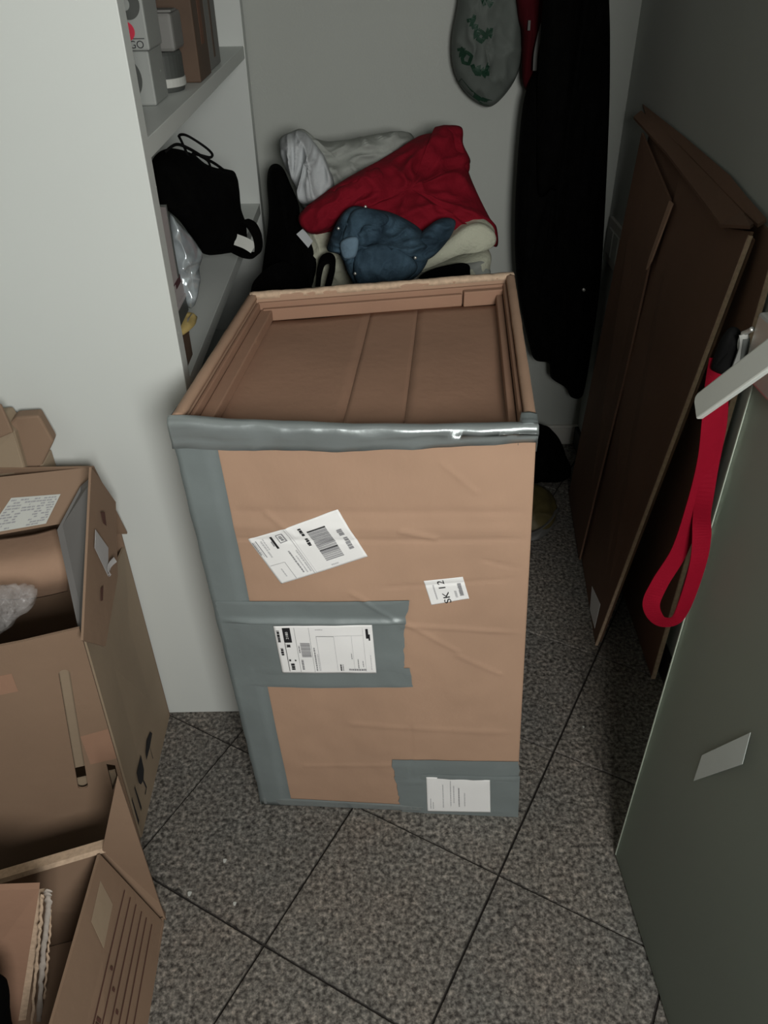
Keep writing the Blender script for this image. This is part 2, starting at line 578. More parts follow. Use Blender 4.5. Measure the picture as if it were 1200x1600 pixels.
CR = [(0.12, .772, 1.0, .786, .006, -.0016), (.14, .83, 1.0, .842, .012, -.0012), (.12, .80, 1.0, .805, .02, .0014), (.62, .80, .72, .785, .008, .0025), (.45, .66, .78, .52, .007, .0018),
      (.22, .83, .30, .785, .007, .002), (.60, .585, 1.0, .57, .008, .0018), (.78, .51, .92, .46, .007, .0016), (.56, .675, .95, .70, .006, -.0012), (.4, .30, 1.0, .285, .014, .0012), (.2, .15, .6, .17, .01, .001),
      (.74, .94, .84, .88, .006, .0014), (.60, .13, .61, .30, .006, -.0012), (.86, .74, 1.0, .72, .006, -.0014)]
def fdisp(s, t):
    e = max(0.0, min(1, s * 12, (1 - s) * 12, t * 14, (1 - t) * 14))
    b = 0.006 * math.sin(math.pi * min(1, max(0, s))) * math.sin(math.pi * min(1, max(0, t)))
    n = 0.0022 * mnoise.noise(Vector((s * 5, t * 8, 3.1))) + 0.0009 * mnoise.noise(Vector((s * 14, t * 22, 1.1)))
    c = sum(crease_line(s, t, *k) for k in CR)
    return b + (n + c) * e
FN = (fBR - fBL).cross(fTL - fBL).normalized()
if FN.y > 0:
    FN = -FN
def FP(s, t, off=0.0):
    p = (fBL.lerp(fBR, s)).lerp(fTL.lerp(fTR, s), t)
    p.z += (-.008 * math.sin(math.pi * min(1, max(0, s))) ** 1.2 - .003) * max(0, (t - .85) / .15)
    return p + FN * (fdisp(s, t) + off)

def face_grid(name, quad, off, m, parent, nx=24, ny=24, wr=0.0, seed=0, th=0.0, ridges=(), smooth=True, jag=0.0):
    """patch on the front face; quad = 4 (s,t): bl, br, tr, tl"""
    q = [Vector((a, b)) for a, b in quad]
    verts, faces = [], []
    for j in range(ny + 1):
        for i in range(nx + 1):
            u, v = i / nx, j / ny
            p = (q[0].lerp(q[1], u)).lerp(q[3].lerp(q[2], u), v)
            if jag and i in (0, nx):
                p.x += jag * (mnoise.noise(Vector((seed, p.y * 45, i))) + .6 * mnoise.noise(Vector((seed, p.y * 160, i))))
            e = min(1, u * 10, (1 - u) * 10, v * 8, (1 - v) * 8)
            d = off + (wr * (0.5 + 0.5 * ridged(Vector((p.x * 7 + seed, p.y * 14, seed)))) * e if wr else 0)
            for (r0, r1, w, h) in ridges:
                c = r0 + (r1 - r0) * u
                d += h * math.exp(-((v - c) / w) ** 2) * min(1, u * 6, (1 - u) * 9 + .35)
            verts.append(FP(p.x, p.y, d))
    for j in range(ny):
        for i in range(nx):
            a = j * (nx + 1) + i
            faces.append((a, a + 1, a + nx + 2, a + nx + 1))
    return mesh_obj(name, verts, faces, m, parent, smooth=smooth, solid=th, solid_off=-1 if th else 0)

# front panel (solid board following the dents)
def front_panel():
    nx, ny = 130, 210
    verts, faces = [], []
    for lay in (0, 1):
        for j in range(ny + 1):
            for i in range(nx + 1):
                s, t = i / nx, j / ny
                verts.append(FP(s, t) if lay == 0 else FP(s, t) - FN * 0.008)
    K = (nx + 1) * (ny + 1)
    for j in range(ny):
        for i in range(nx):
            a = j * (nx + 1) + i
            faces.append((a, a + 1, a + nx + 2, a + nx + 1))
            faces.append((a + K, a + nx + 1 + K, a + nx + 2 + K, a + 1 + K))
    for i in range(nx):
        faces.append((i, i + K, i + 1 + K, i + 1))
        a = ny * (nx + 1) + i
        faces.append((a, a + 1, a + 1 + K, a + K))
    for j in range(ny):
        a = j * (nx + 1)
        faces.append((a, a + nx + 1, a + nx + 1 + K, a + K))
        a += nx
        faces.append((a, a + K, a + nx + 1 + K, a + nx + 1))
    return mesh_obj('front_panel', verts, faces, 'kraft', mb, smooth=True)
front_panel()

def wall_slab(name, a0, b0, b1, a1, th, m):
    """upright wall between bottom edge a0-b0 and top edge a1-b1, thickness towards the box middle"""
    mid = Vector((0.0, 1.245, 0.45))
    n = (b0 - a0).cross(a1 - a0).normalized()
    if n.dot(mid - a0) < 0:
        n = -n
    return hexa(name, [a0, b0, b0 + n * th, a0 + n * th], [a1, b1, b1 + n * th, a1 + n * th], m, mb, bevel=0.003)
IN = Vector((0, 0.009, 0))
wall_slab('side_wall', fBL + IN, bBL, bTL, fTL + IN, 0.013, 'kraft')
wall_slab('side_wall', fBR + IN, bBR, bTR, fTR + IN, 0.013, 'kraft')
wall_slab('back_wall', bBL, bBR, bTR, bTL, 0.013, 'kraft')
hexa('bottom_panel', [fBL + Vector((.013, .012, 0)), fBR + Vector((-.013, .012, 0)), bBR + Vector((-.013, -.014, 0)), bBL + Vector((.013, -.014, 0))],
     [fBL + Vector((.013, .012, .008)), fBR + Vector((-.013, .012, .008)), bBR + Vector((-.013, -.014, .008)), bBL + Vector((.013, -.014, .008))], 'kraft', mb)

# recessed lid: three strips between the crease seams, 45 mm below the rim
ZL = 0.046
def top_pt(s, r, dz=0.0):
    """s left-right, r front-back, at rim height + dz"""
    f = fTL.lerp(fTR, s)
    b = bTL.lerp(bTR, s)
    p = f.lerp(b, r)
    return p + Vector((0, 0, dz))
seams = [0.03, 0.455, 0.635, 0.97]
for k in range(3):
    s0, s1 = seams[k] + 0.0004, seams[k + 1] - 0.0004
    g = []
    n = 12
    verts, faces = [], []
    for j in range(n + 1):
        for i in range(n + 1):
            s = s0 + (s1 - s0) * i / n
            r = 0.026 + (0.972 - 0.026) * j / n
            verts.append(top_pt(s, r, -ZL + 0.0035 * mnoise.noise(Vector((s * 4, r * 4, 2)))))
    for j in range(n):
        for i in range(n):
            a = j * (n + 1) + i
            faces.append((a, a + 1, a + n + 2, a + n + 1))
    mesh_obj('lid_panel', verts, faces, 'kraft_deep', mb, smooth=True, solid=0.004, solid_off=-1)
# inner liners: doubled flaps standing against the rim inside
def liner(name, s0, r0, s1, r1, z0, z1, th, m, bev=0.002):
    a, b = top_pt(s0, r0, z0), top_pt(s1, r1, z0)
    c, d = top_pt(s1, r1, z1), top_pt(s0, r0, z1)
    n = (b - a).cross(Vector((0, 0, 1))).normalized()
    mid = top_pt(.5, .5)
    if n.dot(mid - a) < 0:
        n = -n
    return hexa(name, [a, b, b + n * th, a + n * th], [d, c, c + n * th, d + n * th], m, mb, bevel=bev)
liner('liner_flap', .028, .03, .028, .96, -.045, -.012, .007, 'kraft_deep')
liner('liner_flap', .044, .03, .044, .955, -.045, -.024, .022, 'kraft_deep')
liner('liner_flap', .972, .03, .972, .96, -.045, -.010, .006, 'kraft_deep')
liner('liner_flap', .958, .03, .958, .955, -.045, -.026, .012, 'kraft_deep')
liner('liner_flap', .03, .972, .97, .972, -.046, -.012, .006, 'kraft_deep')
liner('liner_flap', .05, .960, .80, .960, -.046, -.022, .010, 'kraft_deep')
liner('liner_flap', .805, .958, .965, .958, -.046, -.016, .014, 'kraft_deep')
# torn, lighter paper edge and tape along the rear rim
def rim_strip(name, s0, r0, s1, r1, w, dz, m, seed, amp=0.003, n=60):
    a, b = top_pt(s0, r0), top_pt(s1, r1)
    d = (b - a).normalized()
    nn = d.cross(Vector((0, 0, 1))).normalized()
    verts, faces = [], []
    for i in range(n + 1):
        u = i / n
        p = a.lerp(b, u)
        w1 = w * (1 + (.45 * mnoise.noise(Vector((u * 9, seed, 0))) + .3 * mnoise.noise(Vector((u * 37, seed, 2)))) * min(1, amp / .003))
        h = amp * (0.5 + 0.7 * mnoise.noise(Vector((u * 7, seed, 5))) + 0.5 * mnoise.noise(Vector((u * 31, seed, 9))))
        for k, (q, z) in enumerate(((-w1 / 2 - .001, -.007), (-w1 / 2, h * .4 + .001), (0, h + .002), (w1 / 2, h * .5 + .001), (w1 / 2 + .001, -.007))):
            verts.append(p + nn * q + Vector((0, 0, z + dz)))
    for i in range(n):
        for k in range(4):
            x = i * 5 + k
            faces.append((x, x + 1, x + 6, x + 5))
    return mesh_obj(name, verts, faces, m, mb, smooth=True, solid=0.001)
o = rim_strip('torn_edge', .0, .992, 1.0, .992, .016, 0.0, 'kraft_edge', 3, .003)
o['label'] = 'torn pale paper edge on the rear rim'
rim_strip('rim_edge', .012, .02, .012, .985, .014, 0.0, 'kraft', 6, .0006)
rim_strip('rim_edge', .988, .02, .988, .985, .014, 0.0, 'kraft', 9, .0006)

# duct tape over the front rim, sagging in the middle
def rim_tape():
    n = 120
    prof = [(-.0022, -.038), (-.003, -.028), (-.0045, -.018), (-.0055, -.008), (-.0045, .000), (.000, .004), (.008, .004), (.013, .000), (.0165, -.008), (.0165, -.024), (.015, -.040)]
    verts, faces = [], []
    for i in range(n + 1):
        s = -0.006 + 1.010 * i / n
        base = fTL.lerp(fTR, s)
        sag = -0.007 * math.sin(math.pi * min(1, max(0, s))) ** 1.2 + 0.002 * mnoise.noise(Vector((s * 9, 0, 0)))
        lump = 1 + 0.35 * mnoise.noise(Vector((s * 6, 4, 0)))
        low = -0.006 * max(0, 1 - s * 3) + 0.026 * max(0, s - .40)
        for k, (y, z) in enumerate(prof):
            w = 0.0010 * ridged(Vector((s * 13, k * .55, 1))) + 0.0030 * ridged(Vector((s * 4.5 - k * .25, k * .55, 6))) + 0.0016 * ridged(Vector((s * 9 + k * .4, k * .3, 2)))
            zz = z + sag + (low if k < 3 else 0)
            yy = y * (lump if 1 < k < 6 else 1) - (w if k < 7 else 0)
            if k < 2:
                tt = 1 + zz / .925
                bulge = fdisp(min(1, max(0, s)), tt)
                yy -= bulge
            verts.append(base + Vector((0, yy, zz)))
    m_ = len(prof)
    for i in range(n):
        for k in range(m_ - 1):
            a = i * m_ + k
            faces.append((a, a + 1, a + m_ + 1, a + m_))
    return mesh_obj('duct_tape', verts, faces, 'duct_tape_shiny', mb, smooth=True, solid=0.0008)
rim_tape()
# corner wrap on the left edge (tape folded round onto the side wall)
def corner_tape():
    n = 60
    verts, faces = [], []
    for j in range(n + 1):
        t = j / n
        wid = 0.118
        prof = [(wid, 0.0016), (wid * .6, .0016), (wid * .25, .0016), (0.012, .0016)]
        w = .0012 * ridged(Vector((t * 12, 3, 1)))
        for s, off in prof:
            verts.append(FP(s, t, off + (w if .02 < s < wid * .9 else 0)))
        a = fBL.lerp(fTL, t)
        b = bBL.lerp(bTL, t)
        side = (b - a).normalized()
        for d_, o_ in ((.0, -.003), (.02, -.0035), (.05, -.003)):
            verts.append(a + side * d_ + Vector((o_ - (.002 * mnoise.noise(Vector((t * 20, d_ * 30, 0)))), -.002 if d_ == 0 else 0, 0)))
    for j in range(n):
        for k in range(6):
            a = j * 7 + k
            faces.append((a, a + 1, a + 8, a + 7))
    return mesh_obj('duct_tape', verts, faces, 'duct_tape', mb, smooth=True, solid=0.0006)
corner_tape()
# small tape corner at the upper right
def corner_patch():
    verts, faces = [], []
    for j in range(9):
        r = 0.0 + 0.055 * j / 8
        z = .004 + .002 * mnoise.noise(Vector((j * .6, 2, 0)))
        for (s, dz) in ((.955, -.03), (.962, z), (.985, z + .001), (1.004, z - .001), (1.006, -.02), (1.006, -.04)):
            verts.append(top_pt(s, r, dz))
    for j in range(8):
        for k in range(5):
            a = j * 6 + k
            faces.append((a, a + 1, a + 7, a + 6))
    mesh_obj('duct_tape', verts, faces, 'duct_tape', mb, smooth=True, solid=0.0006)
corner_patch()
# middle patch: three bands across the left of the front
face_grid('duct_tape', [(0.006943, 0.3974), (0.6279, 0.4221), (0.6188, 0.4756), (0.006766, 0.4579)], .0022, 'duct_tape', mb, 60, 16, wr=.0012, seed=4, jag=.005)
face_grid('duct_tape', [(0.008306, 0.4253), (0.6, 0.4573), (0.6135, 0.621), (0.006181, 0.5902)], .0027, 'duct_tape', mb, 70, 30, wr=.0022, seed=2, jag=.005)
face_grid('duct_tape', [(0.007466, 0.574), (0.6153, 0.5927), (0.6319, 0.6492), (0.005688, 0.6282)], .0034, 'duct_tape', mb, 90, 26, wr=.0014, seed=8, ridges=[(.14, .12, .12, .0065)], jag=.005)
# bottom edge strip and the patch in the lower right corner
face_grid('duct_tape', [(-.01, .000), (1.004, .000), (1.002, .018), (-.008, .028)], .0018, 'duct_tape_shiny', mb, 90, 8, wr=.002, seed=11)
face_grid('duct_tape', [(0.5538, -0.02098), (1.005, -0.003637), (1.001, 0.1959), (0.5306, 0.1889)], .0024, 'duct_tape', mb, 50, 26, wr=.0012, seed=13, ridges=[(.62, .66, .03, .0018)], jag=.008)
face_grid('duct_tape', [(0.6202, -0.01807), (1.008, -0.006012), (1.006, 0.1476), (0.6349, 0.142)], .0032, 'duct_tape', mb, 50, 26, wr=.0012, seed=15, ridges=[(.95, .95, .06, .0015)])

# labels: paper with print
class Label:
    def __init__(s, label, quad, off, paper='paper'):
        s.q = [Vector(a) for a in quad]
        s.off = off
        s.o = face_grid('label', quad, off, paper, mb, 40, 30, th=0.0004)
        s.o['label'] = label
        s.ink = {}
    def uv(s, u, v):
        return (s.q[0].lerp(s.q[1], u)).lerp(s.q[3].lerp(s.q[2], u), v)
    def add(s, pts, m='ink'):
        V, F = s.ink.setdefault(m, ([], []))
        k = len(V)
        for u, v in pts:
            p = s.uv(u, v)
            V.append(FP(p.x, p.y, s.off + .0013 + (.0002 if m == 'paper' else 0)))
        F.append(tuple(range(k, k + len(pts))))
    def rect(s, u0, u1, v0, v1, m='ink'):
        n = max(1, int(abs(u1 - u0) / .12), int(abs(v1 - v0) / .15))
        if abs(u1 - u0) >= abs(v1 - v0):
            for i in range(n):
                a, b = u0 + (u1 - u0) * i / n, u0 + (u1 - u0) * (i + 1) / n
                s.add([(a, v0), (b, v0), (b, v1), (a, v1)], m)
        else:
            for i in range(n):
                a, b = v0 + (v1 - v0) * i / n, v0 + (v1 - v0) * (i + 1) / n
                s.add([(u0, a), (u1, a), (u1, b), (u0, b)], m)
    def text(s, body, cu, cv, h, aspect, rot=0, m='ink', sx=1.0):
        """h = letter height as fraction of v; aspect = label width/height"""
        vv, ff = text_mesh(body)
        V, F = s.ink.setdefault(m, ([], []))
        k = len(V)
        for x, y in vv:
            x *= sx
            if rot == 90:
                x, y = -y, x
            p = s.uv(cu + x * h * 1.4 / aspect, cv + y * h * 1.4)
            V.append(FP(p.x, p.y, s.off + .0013 + (.0003 if m == 'paper' else 0)))
        F += [tuple(i + k for i in f) for f in ff]
    def smalltext(s, u0, u1, v0, v1, m, seed, vertical=False):
        """unreadable small print: a broken row of dashes"""
        r = random.Random(seed)
        if vertical:
            v = v0
            while v < v1:
                w = r.uniform(.02, .06)
                s.rect(u0 + r.uniform(0, .15) * (u1 - u0), u1, v, min(v + w * .8, v1), m)
                v += w
        else:
            u = u0
            while u < u1:
                w = r.uniform(.012, .03)
                s.rect(u, min(u + w * .8, u1), v0, v1 - r.uniform(0, .2) * (v1 - v0), m)
                u += w
    def done(s):
        for m, (V, F) in s.ink.items():
            mesh_obj('print', V, F, m, s.o)

# 1: slanted parcel label with barcode (quad bl, br, tr, tl)
L = Label('slanted white parcel label with a large barcode', [(0.231, 0.6747), (0.5128, 0.7445), (0.4369, 0.8398), (0.1525, 0.772)], .0012)
r = random.Random(5)
v = .18
while v < .80:
    w = r.choice((.008, .012, .02, .03))
    L.rect(.60, .80, v, v + w, 'ink_grey')
    v += w + r.choice((.007, .010, .014))
L.rect(.60, .80, .385, .415); L.rect(.60, .80, .80, .82)
L.smalltext(.530, .565, .55, .70, 'ink', 1, True)
L.smalltext(.530, .565, .76, .92, 'ink', 2, True)
L.rect(.405, .41, .02, .99, 'ink_grey'); L.rect(.43, .434, .02, .99, 'ink_faint')
L.smalltext(.375, .395, .08, .55, 'ink_faint', 3, True)
L.smalltext(.34, .355, .08, .45, 'ink_faint', 4, True)
L.smalltext(.30, .318, .10, .58, 'ink_grey', 5, True)
L.rect(.29, .36, .92, .935, 'ink_grey'); L.rect(.29, .36, .76, .775, 'ink_grey'); L.rect(.35, .365, .76, .93, 'ink_grey'); L.rect(.285, .295, .76, .93, 'ink_grey')
L.smalltext(.305, .34, .79, .90, 'ink_grey', 6, True)
L.rect(.22, .245, .68, .93, 'ink'); L.rect(.20, .215, .74, .84, 'ink_grey')
L.rect(.055, .065, .58, .93, 'ink_grey')
L.smalltext(.015, .03, .65, .92, 'ink_grey', 7, True); L.smalltext(.035, .045, .6, .92, 'ink_faint', 8, True)
L.smalltext(.10, .12, .55, .90, 'ink_faint', 9, True); L.smalltext(.13, .145, .7, .93, 'ink_faint', 10, True)
L.rect(.195, .20, .03, .40, 'ink_grey'); L.rect(.03, .20, .395, .405, 'ink_faint')
L.smalltext(.11, .125, .12, .30, 'ink_faint', 12, True)
L.smalltext(.87, .93, .55, .68, 'ink_grey', 14, True); L.smalltext(.885, .935, .25, .50, 'ink_grey', 15, True)
L.smalltext(.62, .7, .06, .09, 'ink_faint', 16)
L.done()
# 2: small label reading 12 / SK upright on its side
L = Label('small white label with the sideways letters SK 12', [(0.6998, 0.6371), (0.8187, 0.6536), (0.7992, 0.7035), (0.6789, 0.6936)], .0012)
L.text('12', .42, .76, .31, 1.75, 90)
L.text('SK', .46, .21, .31, 1.75, 90)
L.smalltext(.80, .90, .2, .75, 'ink_grey', 22, True)
L.smalltext(.68, .74, .15, .45, 'ink_faint', 23, True)
L.smalltext(.18, .22, .2, .8, 'ink_faint', 24, True)
L.done()
# 3: wide customs label on the tape patch
L = Label('wide white shipping label with form boxes on the duct tape patch', [(0.185, 0.4523), (0.5074, 0.4653), (0.5076, 0.5916), (0.1849, 0.5785)], .0075)
L.rect(.085, .165, .67, .97)
L.text('2180', .125, .82, .052, 2.0, 90, 'paper', 1.05)
L.smalltext(.10, .14, .57, .63, 'ink', 31, True)
L.rect(.085, .091, .05, .66); L.rect(.205, .209, .03, .97, 'ink_grey'); L.rect(.355, .358, .03, .97, 'ink_grey')
L.smalltext(.02, .05, .68, .92, 'ink', 32, True); L.smalltext(.03, .06, .40, .55, 'ink', 33, True)
L.smalltext(.11, .15, .08, .22, 'ink', 34, True); L.rect(.10, .12, .27, .31); L.rect(.16, .175, .27, .30)
L.smalltext(.225, .25, .08, .3, 'ink_grey', 35, True); L.smalltext(.22, .235, .45, .6, 'ink_grey', 36, True)
r = random.Random(9)
v = .36
while v < .66:
    w = r.choice((.010, .018, .026))
    L.rect(.245, .345, v, v + w, 'ink_grey')
    v += w + .010
L.smalltext(.375, .39, .06, .56, 'ink_grey', 37, True); L.smalltext(.405, .415, .06, .42, 'ink_faint', 38, True)
L.rect(.42, .60, .79, .80, 'ink_grey'); L.rect(.42, .425, .06, .80, 'ink_faint'); L.rect(.60, .604, .06, .80, 'ink_faint'); L.rect(.61, .9, .80, .805, 'ink_faint')
L.rect(.78, .783, .06, .80, 'ink_faint'); L.rect(.90, .903, .05, .95, 'ink_faint')
L.smalltext(.63, .645, .06, .2, 'ink', 39, True); L.smalltext(.655, .665, .06, .2, 'ink_grey', 40, True)
L.smalltext(.72, .90, .07, .11, 'ink_grey', 41); L.smalltext(.76, .768, .32, .45, 'ink_grey', 42, True); L.smalltext(.82, .83, .12, .32, 'ink_grey', 43, True)
L.smalltext(.87, .878, .15, .28, 'ink_grey', 44, True); L.smalltext(.42, .5, .92, .94, 'ink_faint', 45)
L.rect(.93, .955, .74, .93); L.rect(.955, .97, .70, .82)
L.smalltext(.955, .962, .08, .4, 'ink_faint', 46, True)
L.done()
# 4: note in the lower right corner
L = Label('white handwritten note taped near the bottom edge', [(0.6544, 0.00586), (0.8999, 0.01157), (0.8946, 0.1342), (0.6562, 0.1338)], .0050)
for k, (u, v0, v1) in enumerate(((.25, .15, .82), (.37, .2, .95), (.42, .3, .8), (.50, .18, .75), (.59, .2, .6), (.05, .1, .4), (.09, .1, .3))):
    L.smalltext(u, u + .016, v0, v1, 'ink_faint' if k != 3 else 'ink_grey', 50 + k, True)
L.done()

# ------------------------------------------------------------------ cartons on the left
cb = thing('carton', 'open cardboard carton with a long hand slot, standing against the white panel', 'box', loc=(-0.72, 1.05, 0))
board('side_panel', [(-.507, .918, 0), (-.514, 1.226, 0), (-.513, 1.226, .515), (-.487, .918, .575)], .005, 'kraft_beige', cb)
FLo = Vector((-.509, .912, .0)); FAx = Vector((-.965, -.26, 0)).normalized(); FAy = Vector((.036, 0, 1)).normalized()
slot_c = [(0.045, .50), (.05, .505), (.055, .50), (.074, .325), (.069, .32), (.064, .325)]
def fl(u, v):
    # front panel coordinates
    return (u, v)
def capsule(a, b, r, n=8):
    a, b = Vector(a), Vector(b)
    d = (b - a).normalized()
    p = Vector((-d.y, d.x))
    out = []
    for i in range(n + 1):
        w = math.pi * i / n
        out.append(tuple(b + d * (r * math.sin(w)) - p * (r * math.cos(w))))
    for i in range(n + 1):
        w = math.pi * i / n
        out.append(tuple(a - d * (r * math.sin(w)) + p * (r * math.cos(w))))
    return out
fpan = holed('front_panel', FLo, FAx, FAy, [(0, 0), (.42, 0), (.42, .60), (.09, .60), (.0, .605)], [capsule((.0705, .215), (.042, .513), .0088), [(.0201, .2626), (.006, .253), (.007, .2177), (.0225, .182)]], .005, 'kraft_brown', cb)
board('back_panel', [(-.514, 1.226, 0), (-.93, 1.226, 0), (-.93, 1.226, .55), (-.514, 1.226, .55)], .005, 'kraft_brown', cb)
board('side_panel', [(-.915, .81, 0), (-.93, 1.226, 0), (-.93, 1.226, .56), (-.915, .81, .6)], .005, 'kraft_brown', cb)
board('bottom_panel', [(-.515, .93, .006), (-.515, 1.215, .006), (-.92, 1.215, .006), (-.91, .83, .006)], .005, 'kraft_brown', cb)
def fpt(a, b, off=0.0):
    nn = FAx.cross(FAy).normalized()
    if nn.y > 0:
        nn = -nn
    return FLo + FAx * a + FAy * b + nn * (off + .003)
board('inner_liner', [fpt(.012, .245, -.022), fpt(.30, .245, -.022), fpt(.30, .56, -.022), fpt(.012, .56, -.022)], .004, 'kraft_beige', cb)
board('inner_liner', [fpt(.012, .02, -.016), fpt(.30, .02, -.016), fpt(.30, .218, -.016), fpt(.012, .218, -.016)], .004, 'kraft_beige', cb)
board('tape', [fpt(.118, .495), fpt(.22, .495), fpt(.22, .537), fpt(.118, .537)], .0006, 'kraft_deep', cb)
board('tape', [fpt(.0, .272), fpt(.046, .272), fpt(.048, .352), fpt(.0, .356)], .0006, 'kraft_deep', cb)
# rear flap folded forwards with an address label
board('flap', [(-.50, 1.222, .55), (-.80, 1.222, .55), (-.80, 1.16, .745), (-.505, 1.165, .742)], .004, 'kraft_brown', cb)
LF = [Vector((-.717, 1.125, .745)), Vector((-.506, 1.168, .742)), Vector((-.535, 1.11, .668)), Vector((-.7199, 1.0658, .6614))]
lf = board('flap', LF, .004, 'kraft_brown', cb)
lf['label'] = 'rear flap folded forwards with a white address label'
LQ = [Vector((-.6394, 1.119, .7128)), Vector((-.5602, 1.1334, .7091)), Vector((-.5853, 1.1008, .6702)), Vector((-.6795, 1.0785, .6672))]
LN = (LF[1] - LF[0]).cross(LF[2] - LF[0]).normalized()
if LN.z < 0:
    LN = -LN
def lq(u, v, off):
    return (LQ[0].lerp(LQ[1], u)).lerp(LQ[3].lerp(LQ[2], u), v) + LN * off
board('label', [lq(0, 0, .0015), lq(1, 0, .0015), lq(1, 1, .0015), lq(0, 1, .0015)], .001, 'paper_dull', cb)
V, F = [], []
rr = random.Random(4)
for row in range(11):
    v = .06 + row * .085
    u = .04
    while u < .94:
        w = rr.uniform(.02, .09)
        if rr.random() < .7 and not (.35 < u < .62 and row > 4):
            k = len(V)
            V += [lq(u, v, .0021), lq(min(.97, u + w * .8), v, .0021), lq(min(.97, u + w * .8), v + .045, .0021), lq(u, v + .045, .0021)]
            F.append((k, k + 1, k + 2, k + 3))
        u += w
mesh_obj('print', V, F, 'ink_grey', lf)
# right flap standing up, a brown outside with faint prints and a torn white label
RF = [(-0.47, 0.878, 0.61), (-0.468, 0.937, 0.535), (-0.47, 1.062, 0.581), (-0.471, 1.092, 0.618), (-0.474, 1.146, 0.681), (-0.478, 1.096, 0.788)]
rf = board('flap', [Vector(p) for p in reversed(RF)], .004, 'kraft_brown', cb)
rf['label'] = 'right flap standing upright'
def onrf(a, b, c, off=.0016):
    return Vector((a + off, b, c))
mesh_obj('label', [onrf(*(-0.468, 1.02, 0.717)), onrf(*(-0.469, 1.05, 0.655)), onrf(*(-0.468, 1.017, 0.62)), onrf(*(-0.468, 0.999, 0.696))], [(0, 1, 2, 3)], 'paper_grey', cb, solid=.0005)
mesh_obj('print', [onrf(*(-0.47, 1.062, 0.721)), onrf(*(-0.47, 1.077, 0.71)), onrf(*(-0.47, 1.069, 0.687)), onrf(*(-0.47, 1.06, 0.699))], [(0, 1, 2, 3)], 'print_brown', rf, solid=.0003)
mesh_obj('print', [onrf(*(-0.468, 0.978, 0.627)), onrf(*(-0.468, 0.99, 0.623)), onrf(*(-0.468, 0.973, 0.606)), onrf(*(-0.468, 0.965, 0.611))], [(0, 1, 2, 3)], 'print_brown', rf, solid=.0003)
ribbon('torn_tape', [(-0.462, 1.012, 0.624), (-0.462, 1.023, 0.637), (-0.458, 1.043, 0.635)], [(0, .6, 1), (0, .6, 1), (0, 1, .3)], .010, .0006, 'paper_grey', cb, 16)
# grey divider standing inside against the right flap
board('divider', [(-0.555, 1.072, 0.678), (-0.5, 0.929, 0.574), (-0.487, 0.922, 0.588), (-0.487, 1.107, 0.762), (-0.52, 1.129, 0.728)], .004, 'grey_liner', cb)
# curved inner flap
def curved_sheet(name, rows, m, parent, n=24, th=.004):
    R = [cat_rom(r, n) for r in rows]
    verts = []
    cols = []
    k = 24
    for i in range(n):
        cols.append(cat_rom([r[i] for r in R], k))
    for i in range(n):
        verts += cols[i]
    faces = [(i * k + j, i * k + j + 1, (i + 1) * k + j + 1, (i + 1) * k + j) for i in range(n - 1) for j in range(k - 1)]
    return mesh_obj(name, verts, faces, m, parent, smooth=True, solid=th)
curved_sheet('inner_flap', [[(-0.779, 1.15, 0.589), (-0.657, 1.15, 0.605), (-0.596, 1.15, 0.621)],
                            [(-0.751, 1.085, 0.59), (-0.636, 1.085, 0.598), (-0.561, 1.085, 0.614)],
                            [(-0.754, 1.07, 0.562), (-0.642, 1.07, 0.557), (-0.562, 1.07, 0.573)],
                            [(-0.802, 1.12, 0.482), (-0.681, 1.12, 0.479), (-0.597, 1.12, 0.498)]], 'kraft', cb)
# crumpled clear wrap inside
pw = pillow('plastic_wrap', [(-0.724, 1, 0.598), (-0.643, 1, 0.618), (-0.601, 1, 0.613), (-0.585, 1, 0.602), (-0.604, 1, 0.566), (-0.631, 1, 0.549), (-0.665, 1, 0.514), (-0.759, 1, 0.493)], .02, .03, 'clear_film', None, amp=.02, sc=(22, 22, 22), n=80)
tag(pw, 'crumpled clear plastic wrap inside the open carton', 'plastic wrap')

# symbols printed on the beige side (drawn on the panel plane x = -0.507 .. -0.5)
def sidep(y, z, off=.0012):
    xb = -.507 + (-.514 + .507) * (y - .918) / .308
    return Vector((xb + .02 * max(0, z) / .575 * (1 - (y - .918) / .308) + off, y, z))
def side_poly(pts):
    return [sidep(p[1], p[2]) for p in pts]
V, F = [], []
def addpoly(P):
    k = len(V)
    V.extend(P)
    F.append(tuple(range(k, k + len(P))))
addpoly(side_poly([(-0.505, 1.093, 0.114), (-0.505, 1.101, 0.097), (-0.505, 1.069, 0.092), (-0.505, 1.035, 0.094), (-0.505, 1.041, 0.112), (-0.505, 1.062, 0.123)]))
addpoly(side_poly([(-0.505, 1.069, 0.092), (-0.505, 1.07, 0.086), (-0.505, 1.071, 0.051), (-0.505, 1.068, 0.054)]))
addpoly(side_poly([(-0.505, 1.015, 0.139), (-0.505, 1.01, 0.096), (-0.505, 0.995, 0.084), (-0.505, 0.977, 0.093), (-0.505, 0.969, 0.11), (-0.505, 0.972, 0.137)]))
addpoly(side_poly([(-0.505, 0.995, 0.084), (-0.505, 1.001, 0.05), (-0.505, 0.996, 0.051), (-0.505, 0.99, 0.085)]))
addpoly(side_poly([(-0.505, 1.001, 0.05), (-0.505, 0.985, 0.046), (-0.505, 0.983, 0.051), (-0.505, 0.998, 0.053)]))
addpoly(side_poly([(-0.505, 0.951, 0.13), (-0.505, 0.943, 0.13), (-0.505, 0.944, 0.063), (-0.505, 0.944, 0.05), (-0.505, 0.951, 0.052), (-0.505, 0.951, 0.065), (-0.505, 0.948, 0.127)]))
